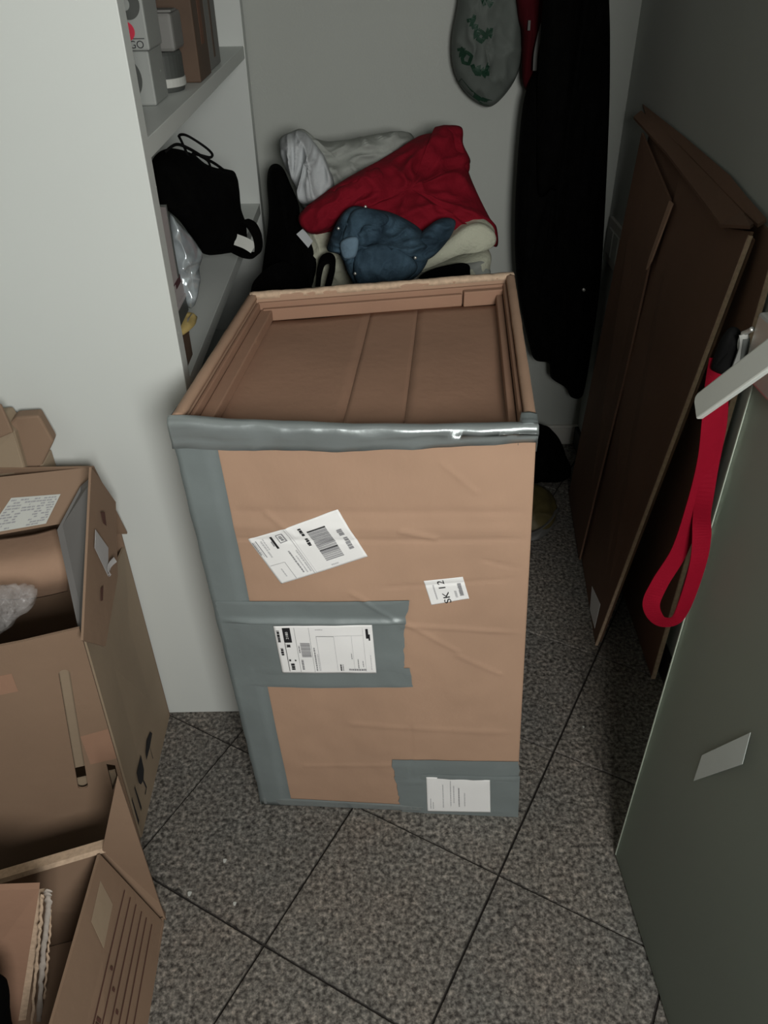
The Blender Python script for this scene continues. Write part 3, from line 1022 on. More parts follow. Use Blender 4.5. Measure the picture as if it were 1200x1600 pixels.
addpoly(side_poly([(-0.505, 0.925, 0.129), (-0.505, 0.917, 0.13), (-0.505, 0.916, 0.062), (-0.505, 0.915, 0.046), (-0.505, 0.924, 0.05), (-0.505, 0.923, 0.064), (-0.505, 0.921, 0.126)]))
mesh_obj('print', V, F, 'ink', cb)

# lower open carton in the near left corner
cd = thing('carton', 'low open cardboard carton with printed ruled lines in the bottom left corner', 'box', loc=(-0.6, 0.6, 0))
dR = [Vector((-0.421, 0.736, 0)), Vector((-.412, .36, 0)), Vector((-.470, .36, .25)), Vector((-0.488, 0.735, 0.259)), Vector((-0.417, 0.745, 0.448))]
DR = [Vector((-.424, .742, 0)), Vector((-.404, .33, 0)), Vector((-.482, .33, .25)), Vector((-.486, .735, .25))]
board('side_panel', DR, .005, 'kraft_brown', cd)
board('corner_flap', [Vector((-.420, .744, .005)), Vector((-.484, .742, .25)), Vector((-0.42, 0.752, 0.441)), Vector((-0.425, 0.752, 0.052))], .004, 'kraft_brown', cd)
board('back_panel', [Vector((-.424, .755, 0)), Vector((-.462, .766, .245)), Vector((-.80, .655, .245)), Vector((-.80, .655, 0))], .006, 'kraft_brown', cd)
board('rim_edge', [Vector((-.462, .772, .247)), Vector((-.80, .661, .247)), Vector((-.80, .640, .252)), Vector((-.462, .751, .252))], .010, 'kraft_edge', cd)
board('side_panel', [(-.80, .33, 0), (-.80, .655, 0), (-.80, .655, .245), (-.80, .33, .245)], .005, 'kraft_brown', cd)
board('front_panel', [(-.404, .33, 0), (-.80, .33, 0), (-.80, .33, .245), (-.482, .33, .25)], .005, 'kraft_brown', cd)
board('bottom_panel', [(-.425, .750, .006), (-.41, .335, .006), (-.797, .335, .006), (-.797, .655, .006)], .005, 'kraft_brown', cd)
def drp(y, h, off=.0012):
    """point on the outer face of the near carton: y along, h 0..1 bottom to top"""
    a = DR[1].lerp(DR[0], (y - .33) / (.742 - .33))
    b = DR[2].lerp(DR[3], (y - .33) / (.742 - .33))
    n = Vector((1, 0, .3)).normalized()
    return a.lerp(b, h) + n * off
V, F = [], []
for h in (.62, .53, .44, .35, .27, .18):
    k = len(V)
    V += [drp(.34, h - .006), drp(.735 - .02 * (1 - h), h - .006), drp(.735 - .02 * (1 - h), h + .006), drp(.34, h + .006)]
    F.append((k, k + 1, k + 2, k + 3))
def blob(y0, y1, h0, h1):
    k = len(V)
    V.extend([drp(y0, h0), drp(y1, h0), drp(y1, h1), drp(y0, h1)])
    F.append((k, k + 1, k + 2, k + 3))
y = .44
rr = random.Random(3)
while y < .53:
    w = rr.uniform(.006, .014)
    blob(y, y + w * .75, .55, .60)
    y += w
for (yy, hh) in ((.60, .565), (.575, .49), (.55, .40), (.53, .31)):
    blob(yy, yy + .006, hh - .015, hh + .015)
blob(.42, .47, .37, .41)
mesh_obj('print', V, F, 'print_brown', cd)
board('clear_tape', [drp(.705, .92), drp(.64, .90), drp(.62, .70), drp(.69, .72)], .0006, 'kraft_beige', cd)

# folded torn board standing in the near carton
fb = thing('folded_board', 'folded cardboard piece with a frayed white taped edge inside the near carton', 'cardboard', loc=(-0.60, 0.55, 0.02))
board('board', [(-0.516, 0.615, 0.364), (-0.658, 0.56, -0.064), (-0.784, 0.54, -0.002), (-0.639, 0.57, 0.44)], .010, 'kraft_deep', fb)
board('board', [(-0.516, 0.622, 0.343), (-0.654, 0.568, -0.087), (-0.669, 0.566, -0.081), (-0.527, 0.62, 0.342)], .006, 'kraft_edge', fb)
def frayed(pts, w, m, seed, n=70):
    P = cat_rom(pts, n)
    verts, faces = [], []
    for i, p in enumerate(P):
        a = w * (.55 + .8 * abs(mnoise.noise(Vector((i * .22, seed, 0)))))
        b = .0025 * mnoise.noise(Vector((i * .35, seed, 4)))
        h = .002 * mnoise.noise(Vector((i * .3, seed, 8)))
        for q, z in ((-a / 2 + b, 0), (b, .0025 + h), (a / 2 + b, h)):
            verts.append(p + Vector((q, -.002 + h, z)))
    for i in range(n - 1):
        for q in range(2):
            faces.append((i * 3 + q, i * 3 + q + 1, i * 3 + q + 4, i * 3 + q + 3))
    return mesh_obj('torn_tape', verts, faces, m, fb, smooth=True, solid=.0012)
frayed([(-0.505, 0.617, 0.361), (-0.516, 0.613, 0.31), (-0.543, 0.6, 0.218), (-0.572, 0.588, 0.113), (-0.629, 0.57, -0.094)], .013, 'paper_torn', 1)
frayed([(-0.513, 0.612, 0.356), (-0.536, 0.604, 0.27), (-0.57, 0.59, 0.154), (-0.635, 0.565, -0.079)], .007, 'kraft_edge', 5)
frayed([(-0.508, 0.619, 0.336), (-0.528, 0.612, 0.253), (-0.549, 0.6, 0.175), (-0.581, 0.59, 0.061)], .005, 'kraft_edge', 9)
# black bundle at the very corner of the frame
bb = pillow('fabric_bundle', [(-0.589, 0.5, 0.344), (-0.544, 0.5, 0.333), (-0.547, 0.5, 0.283), (-0.567, 0.5, 0.197), (-0.609, 0.5, 0.054), (-0.684, 0.5, 0.057)], .03, .03, 'black_fabric', None, amp=.005, n=60)
tag(bb, 'black fabric corner at the lower left edge', 'fabric')

# crumpled kraft parcel behind the flap
kp = thing('kraft_parcel', 'crumpled brown parcel wedged behind the carton flap against the white panel', 'parcel', loc=(-0.65, 1.2, 0.56))
board('body', [(-0.71, 1.18, 0.834), (-0.641, 1.185, 0.839), (-0.625, 1.17, 0.812), (-0.625, 1.165, 0.735), (-0.746, 1.165, 0.707)], .04, 'kraft_beige', kp, bevel=.004)
board('fold', [(-0.645, 1.176, 0.814), (-0.623, 1.188, 0.832), (-0.584, 1.19, 0.833), (-0.571, 1.188, 0.782), (-0.603, 1.18, 0.735), (-0.636, 1.176, 0.727)], .030, 'kraft_brown', kp, bevel=.004)
board('fold', [(-0.695, 1.165, 0.861), (-0.629, 1.165, 0.869), (-0.619, 1.155, 0.821), (-0.643, 1.155, 0.811), (-0.71, 1.155, 0.805)], .006, 'kraft_brown', kp, bevel=.002)
hexa('base', [(-.80, 1.214, .60), (-.60, 1.214, .60), (-.60, 1.232, .60), (-.80, 1.232, .60)], [(-.80, 1.180, .74), (-.60, 1.180, .74), (-.60, 1.232, .74), (-.80, 1.232, .74)], 'kraft_beige', kp, bevel=.003)

# ------------------------------------------------------------------ flattened boxes leaning on the right wall
def leaning(name, label, nb, fbk, nt, ft, th, m):
    t = thing(name, label, 'cardboard', loc=(nb[0], (nb[1] + fbk[1]) / 2, 0))
    return t
l1 = thing('flattened_carton', 'large flattened cardboard carton with folded top flap leaning nearest the room', 'cardboard', loc=(0.57, 1.8, 0))
A0, A1 = Vector((.536, 1.430, .004)), Vector((.606, 2.09, .004))
A2, A3 = Vector((.648, 2.09, 1.095)), Vector((.642, 1.388, 1.062))
def lp(u, v, off=0.0):
    p = (A0.lerp(A1, u)).lerp(A3.lerp(A2, u), v)
    n = (A1 - A0).cross(A3 - A0).normalized()
    if n.x > 0:
        n = -n
    return p + n * off
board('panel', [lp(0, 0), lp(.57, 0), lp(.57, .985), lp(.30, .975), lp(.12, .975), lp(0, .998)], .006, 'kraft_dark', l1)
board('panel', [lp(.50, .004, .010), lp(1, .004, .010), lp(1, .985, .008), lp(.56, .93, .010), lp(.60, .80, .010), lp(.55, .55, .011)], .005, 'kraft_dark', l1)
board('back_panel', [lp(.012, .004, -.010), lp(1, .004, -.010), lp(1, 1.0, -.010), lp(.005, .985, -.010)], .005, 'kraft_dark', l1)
board('near_edge', [lp(-.004, 0, .001), lp(.003, 0, .001), lp(.003, .992, .001), lp(-.004, .992, .001)], .007, 'kraft_edge', l1)
# folded top flap, drooping towards the room
def flap_fan(pts, th, m):
    # folded flap: strip of quads between an upper and a lower edge
    upr, low = pts
    V, F = [], []
    for a, b in zip(upr, low):
        a, b = Vector(a), Vector(b)
        V += [a, b, b + Vector((.001, 0, -th)), a + Vector((.001, 0, -th))]
    for q in range(len(upr) - 1):
        for w in range(4):
            F.append((q * 4 + w, q * 4 + (w + 1) % 4, q * 4 + 4 + (w + 1) % 4, q * 4 + 4 + w))
    F += [(0, 1, 2, 3), tuple(reversed(range(len(V) - 4, len(V))))]
    return mesh_obj('top_flap', V, F, m, l1)
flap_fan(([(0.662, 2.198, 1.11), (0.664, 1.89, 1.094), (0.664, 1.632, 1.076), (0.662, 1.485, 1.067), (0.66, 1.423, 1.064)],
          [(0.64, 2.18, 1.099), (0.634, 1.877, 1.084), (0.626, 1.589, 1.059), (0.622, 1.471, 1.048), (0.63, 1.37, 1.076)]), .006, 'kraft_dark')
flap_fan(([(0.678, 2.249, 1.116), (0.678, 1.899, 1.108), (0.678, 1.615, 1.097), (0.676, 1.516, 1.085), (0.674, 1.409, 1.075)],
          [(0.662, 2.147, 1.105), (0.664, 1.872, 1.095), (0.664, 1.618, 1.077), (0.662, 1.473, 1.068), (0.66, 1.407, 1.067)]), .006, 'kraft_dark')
board('torn_strip', [lp(.52, .93, .013), lp(.55, .93, .013), lp(.60, .80, .013), lp(.60, .775, .013), lp(.575, .80, .013)], .004, 'kraft', l1)
CLQ = [(.536 + (.1049 * (y - 1.43) + .10326 * (z - .004)) / .98911 - .0014, y, z) for y, z in ((1.60, .052), (1.49, .088), (1.472, .020), (1.555, .008))]
mesh_obj('label', CLQ, [(0, 1, 2, 3)], 'paper', l1, solid=.0005)['label'] = 'small white label near the lower corner'
l2 = thing('flattened_carton', 'second flattened cardboard carton tight against the right wall behind the first', 'cardboard', loc=(0.66, 1.8, 0))
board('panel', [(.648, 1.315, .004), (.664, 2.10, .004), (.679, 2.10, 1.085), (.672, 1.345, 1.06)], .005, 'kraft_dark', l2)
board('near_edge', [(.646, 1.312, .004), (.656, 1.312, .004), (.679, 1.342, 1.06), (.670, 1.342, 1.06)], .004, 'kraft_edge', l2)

# socket plate near the corner
sk = thing('wall_switch', 'pale wall switch plate on the right wall near the corner', 'switch', loc=(XR, 2.30, .70))
box('plate', XR - .010, XR, 2.225, 2.375, .675, .80, 'baseboard_pale', sk, bevel=.003)
box('rocker', XR - .015, XR - .009, 2.245, 2.295, .70, .775, 'white_wall', sk, bevel=.002)
box('rocker', XR - .015, XR - .009, 2.305, 2.355, .70, .775, 'white_wall', sk, bevel=.002)

# ------------------------------------------------------------------ things on the back wall
def hook(x, z, label, group='coat hooks on the back wall'):
    h = thing('coat_hook', label, 'hook', group, loc=(x, YB, z))
    box('plate', x - .015, x + .015, YB - .006, YB, z - .03, z + .03, 'steel', h, bevel=.002)
    tube('prong', [(x, YB - .004, z), (x, YB - .05, z - .012), (x, YB - .065, z + .01)], .006, 'steel', h, 16)
hook(.455, 1.86, 'metal coat hook holding the long black coat')
hook(.25, 1.80, 'metal coat hook holding the printed plastic bag')

YC = 2.30
coat = thing('coat', 'long black coat hanging in the right corner of the back wall', 'coat', loc=(.46, YC, .28))
pillow('body', [(0.414, 2.31, 1.416), (0.419, 2.31, 1.285), (0.406, 2.3, 1.203), (0.379, 2.29, 1.109), (0.377, 2.28, 0.896), (0.389, 2.27, 0.722), (0.412, 2.26, 0.592), (0.451, 2.26, 0.459), (0.478, 2.27, 0.396),
               (0.526, 2.28, 0.377), (0.538, 2.28, 0.328), (0.592, 2.29, 0.285), (0.615, 2.3, 0.247), (0.648, 2.31, 0.236), (0.659, 2.31, 0.276), (0.661, 2.31, 0.422), (0.658, 2.31, 0.608), (0.643, 2.31, 0.796), (0.613, 2.31, 1.079), (0.588, 2.31, 1.255), (0.561, 2.31, 1.414), (.53, 2.31, 1.70), (.46, 2.33, 1.82), (.39, 2.31, 1.68)],
       .085, .08, 'black_fabric', coat, amp=.02, sc=(16, 6, 2.2), n=150, rings=20, center=(.475, 2.30, .98), nrm=(-.1, -1, 0), pw=.45)
pillow('sleeve', [(.40, 2.22, 1.62), (.45, 2.20, 1.60), (.47, 2.19, 1.25), (.475, 2.20, .95), (.46, 2.21, .92), (.42, 2.20, .93), (.395, 2.21, 1.25)], .04, .04, 'black_fabric', coat, amp=.008, sc=(14, 6, 8), n=80)
bt = pillow('button', [(0.582, 2.222, 0.637), (0.586, 2.222, 0.643), (0.593, 2.222, 0.637), (0.588, 2.222, 0.631)], .003, .004, 'rivet', coat, amp=0, n=16, rings=4)
rg = thing('red_garment', 'dark red garment with pale trim hanging between the bag and the coat', 'garment', loc=(.38, 2.33, 1.1))
pillow('body', [(0.34, 2.33, 1.417), (0.352, 2.33, 1.312), (0.367, 2.33, 1.27), (0.371, 2.33, 1.228), (0.381, 2.33, 1.155), (0.407, 2.35, 1.137), (0.432, 2.35, 1.225), (0.438, 2.36, 1.335), (0.411, 2.36, 1.44)], .04, .03, 'dark_red_cloth', rg, amp=.008, sc=(18, 6, 3), n=80)
ribbon('trim', [(0.408, 2.272, 1.292), (0.401, 2.268, 1.262), (0.397, 2.268, 1.228), (0.399, 2.272, 1.192)], [(1, 0, 0)] * 4, .010, .003, 'trim_grey', rg, 24)
ribbon('trim', [(0.377, 2.285, 1.299), (0.377, 2.282, 1.278)], [(1, 0, 0)] * 2, .006, .003, 'trim_grey', rg, 8)

bag = thing('plastic_bag', 'white plastic carrier bag with green printing hanging on the back wall', 'bag', loc=(.26, 2.36, 1.12))
bag_b = [(0.213, 2.36, 1.43), (0.207, 2.36, 1.339), (0.194, 2.36, 1.256), (0.2, 2.36, 1.191), (0.226, 2.36, 1.141), (0.266, 2.36, 1.107), (0.307, 2.36, 1.097), (0.35, 2.36, 1.136), (0.374, 2.36, 1.188), (0.373, 2.36, 1.253), (0.355, 2.36, 1.337), (0.326, 2.36, 1.429), (.26, 2.36, 1.70), (.245, 2.36, 1.74), (.225, 2.36, 1.70)]
bv_, bf_ = pillow_data(bag_b, .06, .045, amp=.014, sc=(14, 10, 9), n=120, rings=20, center=(.265, 2.36, 1.25))
mesh_obj('body', bv_, bf_, 'bag_plastic', bag, smooth=True)
bvh = BVHTree.FromPolygons([tuple(v) for v in bv_], bf_)
def on_bag(p, off=.0018):
    h = bvh.ray_cast(Vector((p[0], 1.9, p[2])), Vector((0, 1, 0)))
    y = h[0].y if h[0] is not None else 2.34
    return Vector((p[0], y - off, p[2]))
V, F = [], []
def stroke(pts, w):
    P = [Vector(p) for p in pts]
    dense = []
    for a, b in zip(P[:-1], P[1:]):
        for i in range(4):
            dense.append(a.lerp(b, i / 4))
    dense.append(P[-1])
    k = len(V)
    for i, p in enumerate(dense):
        d = (dense[min(i + 1, len(dense) - 1)] - dense[max(i - 1, 0)])
        d.y = 0
        d.normalize()
        q = Vector((-d.z, 0, d.x)) * (w / 2)
        V.append(on_bag(p + q))
        V.append(on_bag(p - q))
    for i in range(len(dense) - 1):
        F.append((k + 2 * i, k + 2 * i + 1, k + 2 * i + 3, k + 2 * i + 2))
# rows of slanted lettering
stroke([(0.257, 2.31, 1.349), (0.266, 2.31, 1.331)], .008); stroke([(0.268, 2.31, 1.349), (0.279, 2.31, 1.329), (0.287, 2.31, 1.346)], .008)
stroke([(0.225, 2.31, 1.299), (0.244, 2.31, 1.304), (0.234, 2.31, 1.288), (0.243, 2.31, 1.312)], .008)
stroke([(0.237, 2.31, 1.285), (0.249, 2.31, 1.29), (0.246, 2.31, 1.263), (0.259, 2.31, 1.282)], .009)
stroke([(0.251, 2.31, 1.263), (0.264, 2.31, 1.254), (0.273, 2.31, 1.267), (0.26, 2.31, 1.277), (0.251, 2.31, 1.266)], .010)
stroke([(0.275, 2.31, 1.26), (0.277, 2.31, 1.282), (0.285, 2.31, 1.265), (0.286, 2.31, 1.284)], .008)
stroke([(0.206, 2.31, 1.234), (0.222, 2.31, 1.238), (0.213, 2.31, 1.219), (0.218, 2.31, 1.242)], .007)
stroke([(0.218, 2.31, 1.216), (0.227, 2.31, 1.232), (0.24, 2.31, 1.224), (0.235, 2.31, 1.204), (0.221, 2.31, 1.207), (0.218, 2.31, 1.218)], .008)
stroke([(0.243, 2.31, 1.204), (0.252, 2.31, 1.186), (0.261, 2.31, 1.201), (0.256, 2.31, 1.178)], .010)
stroke([(0.262, 2.31, 1.178), (0.271, 2.31, 1.195), (0.276, 2.31, 1.174), (0.283, 2.31, 1.206), (0.284, 2.31, 1.177)], .009)
stroke([(0.216, 2.32, 1.165), (0.239, 2.32, 1.142), (0.26, 2.32, 1.126), (0.284, 2.32, 1.11)], .012)
stroke([(0.274, 2.32, 1.116), (0.301, 2.32, 1.108)], .018)
mesh_obj('print', V, F, 'green_ink', bag)

# ------------------------------------------------------------------ heap of clothes behind the box
chest = thing('storage_chest', 'pale low chest behind the tall box carrying the heap of clothes', 'chest', loc=(0, 2.07, 0))
box('body', -.30, .30, 1.78, 2.36, 0.02, .655, 'white_laminate', chest, bevel=.004)
box('lid', -.305, .305, 1.775, 2.365, .655, .675, 'white_laminate', chest, bevel=.004)
box('plinth', -.29, .29, 1.80, 2.35, 0.0, .02, 'white_laminate', chest)

# folded cream blanket, lower one with dark pattern
def roll(name, label, cat, outline, y0, y1, m, shift=(0, 0)):
    """folded textile: closed side outline in x-z swept from y0 to y1"""
    n = 70
    B = cat_rom([(p[0], 0, p[2]) for p in outline], n, True)
    verts, faces = [], []
    ny = 14
    for j in range(ny + 1):
        v = j / ny
        sc = 1 - .35 * (max(0, 1 - v * 8) ** 2)
        c = sum(B, Vector()) / n
        for p in B:
            q = c + (p - c) * sc
            w = .004 * mnoise.noise(Vector((p.x * 12, v * 4, p.z * 12)))
            verts.append((q.x + shift[0] * v + w, y0 + (y1 - y0) * v, q.z + shift[1] * v + w))
    for j in range(ny):
        for i in range(n):
            k = (i + 1) % n
            faces.append((j * n + i, j * n + k, (j + 1) * n + k, (j + 1) * n + i))
    faces.append(tuple(range(n)))
    faces.append(tuple(reversed(range(ny * n, ny * n + n))))
    return mesh_obj(name, verts, faces, m, None, smooth=True)
YP = 1.92
blk = thing('folded_blanket', 'cream folded blanket with dark pattern at the bottom of the heap', 'blanket', loc=(.16, 2.0, .68))
def sweep(name, outline, y0, y1, m, parent):
    o = roll(name, '', '', outline, y0, y1, m)
    o.parent = parent
    o.matrix_parent_inverse = Matrix.Translation(-Vector(parent.location))
    return o
sweep('fold', [(0.073, 1.92, 0.786), (0.167, 1.92, 0.813), (0.236, 1.92, 0.838), (0.269, 1.92, 0.837), (0.279, 1.92, 0.818), (0.276, 1.92, 0.779), (0.276, 1.92, 0.73), (0.073, 1.92, 0.7)], YP, 2.28, 'cream_cloth', blk)
sweep('inner_fold', [(0.072, 1.908, 0.787), (0.151, 1.908, 0.805), (0.225, 1.908, 0.826), (0.255, 1.908, 0.829), (0.264, 1.908, 0.816), (0.262, 1.908, 0.776), (0.073, 1.908, 0.722)], YP-.012, 2.2, 'beige_cloth', blk)
sweep('inner_fold', [(0.088, 1.9, 0.787), (0.165, 1.9, 0.81), (0.224, 1.9, 0.823), (0.246, 1.9, 0.819), (0.248, 1.9, 0.774), (0.088, 1.9, 0.725)], YP-.02, 2.2, 'cream_cloth', blk)
dk = pillow('dark_pattern', [(0.095, 1.885, 0.805), (0.127, 1.885, 0.825), (0.186, 1.885, 0.838), (0.213, 1.885, 0.835), (0.218, 1.885, 0.812), (0.219, 1.885, 0.777), (0.103, 1.885, 0.776)], .008, .03, 'black_fabric', blk, amp=.002, n=60)
bl2 = roll('rolled_blanket', '', '', [(0.072, 1.89, 0.818), (0.12, 1.89, 0.856), (0.162, 1.89, 0.889), (0.203, 1.89, 0.918), (0.242, 1.89, 0.923), (0.273, 1.89, 0.905), (0.275, 1.89, 0.878), (0.248, 1.89, 0.86), (0.194, 1.89, 0.855), (0.133, 1.89, 0.831), (0.079, 1.89, 0.81)], 1.885, 1.99, 'cream_cloth')
tag(bl2, 'cream fleece blanket rolled up at the right of the heap', 'blanket')
ws = pillow('white_cloth', [(-0.195, 1.97, 0.842), (-0.166, 1.97, 0.909), (-0.129, 1.97, 0.903), (-0.083, 1.95, 0.855), (-0.055, 1.95, 0.757), (-0.091, 1.95, 0.673), (-0.171, 1.95, 0.709), (-0.186, 1.95, 0.776)], .05, .05, 'cream_cloth', None, amp=.015, n=80)
tag(ws, 'off-white cloth bundle between the black bag and the jeans', 'cloth')

sh = thing('grey_shirt', 'pale grey shirt lying crumpled at the back of the heap', 'shirt', loc=(-.05, 2.2, .95))
pillow('body', [(-0.247, 2.16, 1.061), (-0.217, 2.18, 1.077), (-0.187, 2.19, 1.078), (-0.164, 2.2, 1.057), (-0.116, 2.22, 1.043), (-0.034, 2.24, 1.049), (0.05, 2.26, 1.056), (0.092, 2.26, 1.048), (0.1, 2.24, 0.992), (0.014, 2.2, 0.923), (-0.07, 2.14, 0.892), (-0.153, 2.1, 0.881), (-0.195, 2.09, 0.916), (-0.21, 2.12, 0.963), (-0.236, 2.15, 0.999)],
       .10, .10, 'beige_cloth', sh, amp=.028, sc=(9, 9, 14), n=140, rings=20, nrm=(0, -1, .35), seed=1)
pillow('sleeve', [(-0.243, 2.13, 1.064), (-0.217, 2.13, 1.084), (-0.182, 2.13, 1.088), (-0.154, 2.11, 1.067), (-0.127, 2.08, 1.032), (-0.109, 2.05, 0.979), (-0.137, 2.03, 0.943), (-0.192, 2.03, 0.944), (-0.206, 2.07, 0.973), (-0.234, 2.11, 1.015)],
       .07, .07, 'grey_cloth', sh, amp=.030, sc=(22, 9, 7), n=110, rings=16, nrm=(0, -1, .3), seed=4)

rd = thing('red_sweater', 'red sweater sprawled over the top of the heap', 'sweater', loc=(.1, 2.05, .9))
RB = [(-0.191, 1.96, 0.938), (-0.14, 1.98, 0.974), (-0.079, 2.02, 1.001), (-0.017, 2.06, 1.023), (0.047, 2.12, 1.044), (0.105, 2.18, 1.063), (0.143, 2.2, 1.065), (0.15, 2.21, 1.078), (0.212, 2.21, 1.077), (0.218, 2.19, 1.04), (0.235, 2.16, 1.008), (0.23, 2.15, 0.986), (0.249, 2.1, 0.945), (0.276, 2.03, 0.902), (0.291, 2, 0.886), (0.293, 1.99, 0.842),
      (0.247, 1.97, 0.871), (0.197, 1.95, 0.893), (0.134, 1.93, 0.889), (0.042, 1.92, 0.893), (-0.05, 1.92, 0.901), (-0.111, 1.93, 0.905), (-0.158, 1.94, 0.896), (-0.186, 1.95, 0.912)]
pillow('body', RB, .085, .05, 'red_cloth', rd, amp=.024, sc=(8, 8, 12), n=170, rings=22, nrm=(0, -1, .45), seed=2, center=(0.077, 2.05, 0.954))
pillow('sleeve', [(-0.188, 1.93, 0.945), (-0.138, 1.95, 0.979), (-0.07, 1.97, 1.008), (-0.001, 2, 1.031), (0.016, 1.98, 1.001), (-0.049, 1.95, 0.958), (-0.102, 1.92, 0.923), (-0.152, 1.9, 0.909), (-0.182, 1.91, 0.921)], .045, .05, 'red_cloth', rd, amp=.012, sc=(14, 9, 14), n=90, nrm=(0, -1, .3), seed=6)
pillow('collar', [(0.144, 2.17, 1.082), (0.208, 2.17, 1.083), (0.214, 2.15, 1.047), (0.23, 2.13, 1.012), (0.221, 2.12, 0.984), (0.159, 2.12, 1), (0.14, 2.14, 1.044)], .03, .04, 'red_cloth', rd, amp=.010, sc=(14, 9, 14), n=80, nrm=(0, -1, .3), seed=8)

jn = thing('jeans', 'blue denim jeans crumpled on the front of the heap', 'jeans', loc=(.05, 1.9, .8))
pillow('body', [(-0.114, 1.84, 0.918), (-0.088, 1.86, 0.961), (-0.059, 1.88, 0.977), (-0.018, 1.88, 0.971), (0.026, 1.88, 0.962), (0.07, 1.87, 0.944), (0.099, 1.85, 0.926), (0.116, 1.82, 0.895), (0.1, 1.8, 0.857), (0.068, 1.8, 0.828), (0.009, 1.8, 0.81), (-0.051, 1.8, 0.815), (-0.072, 1.8, 0.845), (-0.09, 1.81, 0.887), (-0.119, 1.82, 0.896)],
       .075, .08, 'denim', jn, amp=.026, sc=(15, 12, 20), n=130, rings=18, nrm=(0, -1, .3), seed=3)
pillow('leg', [(0.069, 1.82, 0.903), (0.091, 1.84, 0.923), (0.128, 1.86, 0.946), (0.155, 1.87, 0.951), (0.176, 1.87, 0.942), (0.168, 1.86, 0.916), (0.143, 1.84, 0.89), (0.116, 1.82, 0.874), (0.086, 1.81, 0.872)], .045, .045, 'denim', jn, amp=.010, sc=(14, 9, 30), n=90, nrm=(0, -1, .3), seed=5)
pillow('leg', [(-0.088, 1.775, 0.899), (-0.077, 1.79, 0.95), (-0.057, 1.81, 0.986), (-0.017, 1.82, 0.988), (0.02, 1.81, 0.973), (0.011, 1.79, 0.96), (-0.029, 1.78, 0.964), (-0.046, 1.77, 0.939), (-0.06, 1.77, 0.885)], .02, .04, 'denim', jn, amp=.008, sc=(20, 12, 14), n=80, nrm=(0, -1, .35), seed=12)
pillow('leg', [(-0.047, 1.76, 0.917), (0.01, 1.76, 0.93), (0.066, 1.76, 0.904), (0.084, 1.76, 0.872), (0.052, 1.76, 0.843), (-0.006, 1.76, 0.821), (-0.047, 1.76, 0.833), (-0.06, 1.76, 0.874)], .03, .05, 'denim', jn, amp=.010, sc=(14, 9, 12), n=80, nrm=(0, -1, .35), seed=9)
pillow('waistband', [(-0.085, 1.755, 0.936), (-0.063, 1.755, 0.947), (-0.046, 1.755, 0.941), (-0.053, 1.75, 0.906), (-0.076, 1.75, 0.9), (-0.085, 1.755, 0.912)], .012, .02, 'denim_worn', jn, amp=.004, n=50, nrm=(0, -1, .3))
for (u, v) in ((529, 356), (555, 426), (553, 432), (649, 402), (572, 323)):
    pass
def rivet(p):
    pillow('rivet', [(p[0] - .004, p[1], p[2]), (p[0], p[1], p[2] + .004), (p[0] + .004, p[1], p[2]), (p[0], p[1], p[2] - .004)], .003, .003, 'rivet', jn, amp=0, n=12, rings=3)
rivet((-0.09, 1.785, 0.956)); rivet((0.078, 1.735, 0.905)); rivet((-0.055, 1.735, 0.872)); rivet((-0.03, 1.84, 0.986))

gb = thing('black_bag', 'black upright bag standing at the left end of the clothes heap', 'bag', loc=(-.27, 2.1, .68))
pillow('body', [(-0.293, 2.2, 0.952), (-0.283, 2.2, 0.989), (-0.264, 2.2, 0.998), (-0.244, 2.18, 0.989), (-0.222, 2.12, 0.963), (-0.201, 2.06, 0.936), (-0.19, 2, 0.903), (-0.161, 1.96, 0.868), (-0.154, 1.93, 0.831), (-0.17, 1.9, 0.778), (-0.212, 1.88, 0.738), (-0.318, 1.95, 0.711), (-0.307, 2.05, 0.775), (-0.291, 2.15, 0.876)],
       .05, .05, 'black_fabric', gb, amp=.008, n=110, center=(-0.234, 2.03, 0.863), nrm=(.2, -1, .2), seed=3)
pillow('lower_body', [(-0.286, 1.66, 0.799), (-0.284, 1.7, 0.854), (-0.273, 1.76, 0.863), (-0.252, 1.84, 0.858), (-0.219, 1.88, 0.85), (-0.167, 1.86, 0.809), (-0.173, 1.8, 0.77), (-0.254, 1.7, 0.767)],
       .03, .05, 'black_fabric', gb, amp=.010, n=90, nrm=(.1, -1, .3), seed=8)
ribbon('strap', [(-0.149, 1.86, 0.801), (-0.143, 1.85, 0.836), (-0.133, 1.85, 0.862), (-0.117, 1.85, 0.868), (-0.11, 1.85, 0.855), (-0.116, 1.85, 0.828), (-0.126, 1.85, 0.797)], [(0, 1, .2)] * 7, .03, .012, 'black_fabric', gb, 50)
mesh_obj('care_tag', [(-0.198, 1.925, 0.902), (-0.181, 1.925, 0.915), (-0.159, 1.915, 0.888), (-0.171, 1.915, 0.872)], [(0, 1, 2, 3)], 'grey_cloth', gb, solid=.001)

# ------------------------------------------------------------------ on the floor in the back corner
fb2 = thing('black_sack', 'black sack slumped on the floor in the dark back corner', 'sack', loc=(.55, 2.2, 0))
pillow('body', [(.36, 2.2, .0), (.37, 2.2, .12), (.42, 2.22, .19), (.50, 2.25, .17), (.57, 2.27, .13), (.61, 2.25, .06), (.61, 2.22, 0)], .10, .10, 'black_fabric', fb2, amp=.015, n=90, nrm=(0, -1, .1), center=(.49, 2.22, .08))
yb = thing('yellow_bag', 'dull yellow and grey bag lying on the floor beside the tall box', 'bag', loc=(.44, 1.95, 0))
pillow('body', [(.33, 1.93, .005), (.34, 1.95, .08), (.40, 1.98, .11), (.46, 2.02, .10), (.52, 2.02, .065), (.535, 1.98, .03), (.50, 1.92, .006), (.42, 1.90, .003)], .05, .05, 'bin_yellow', yb, amp=.010, n=90, nrm=(.2, -1, .4))
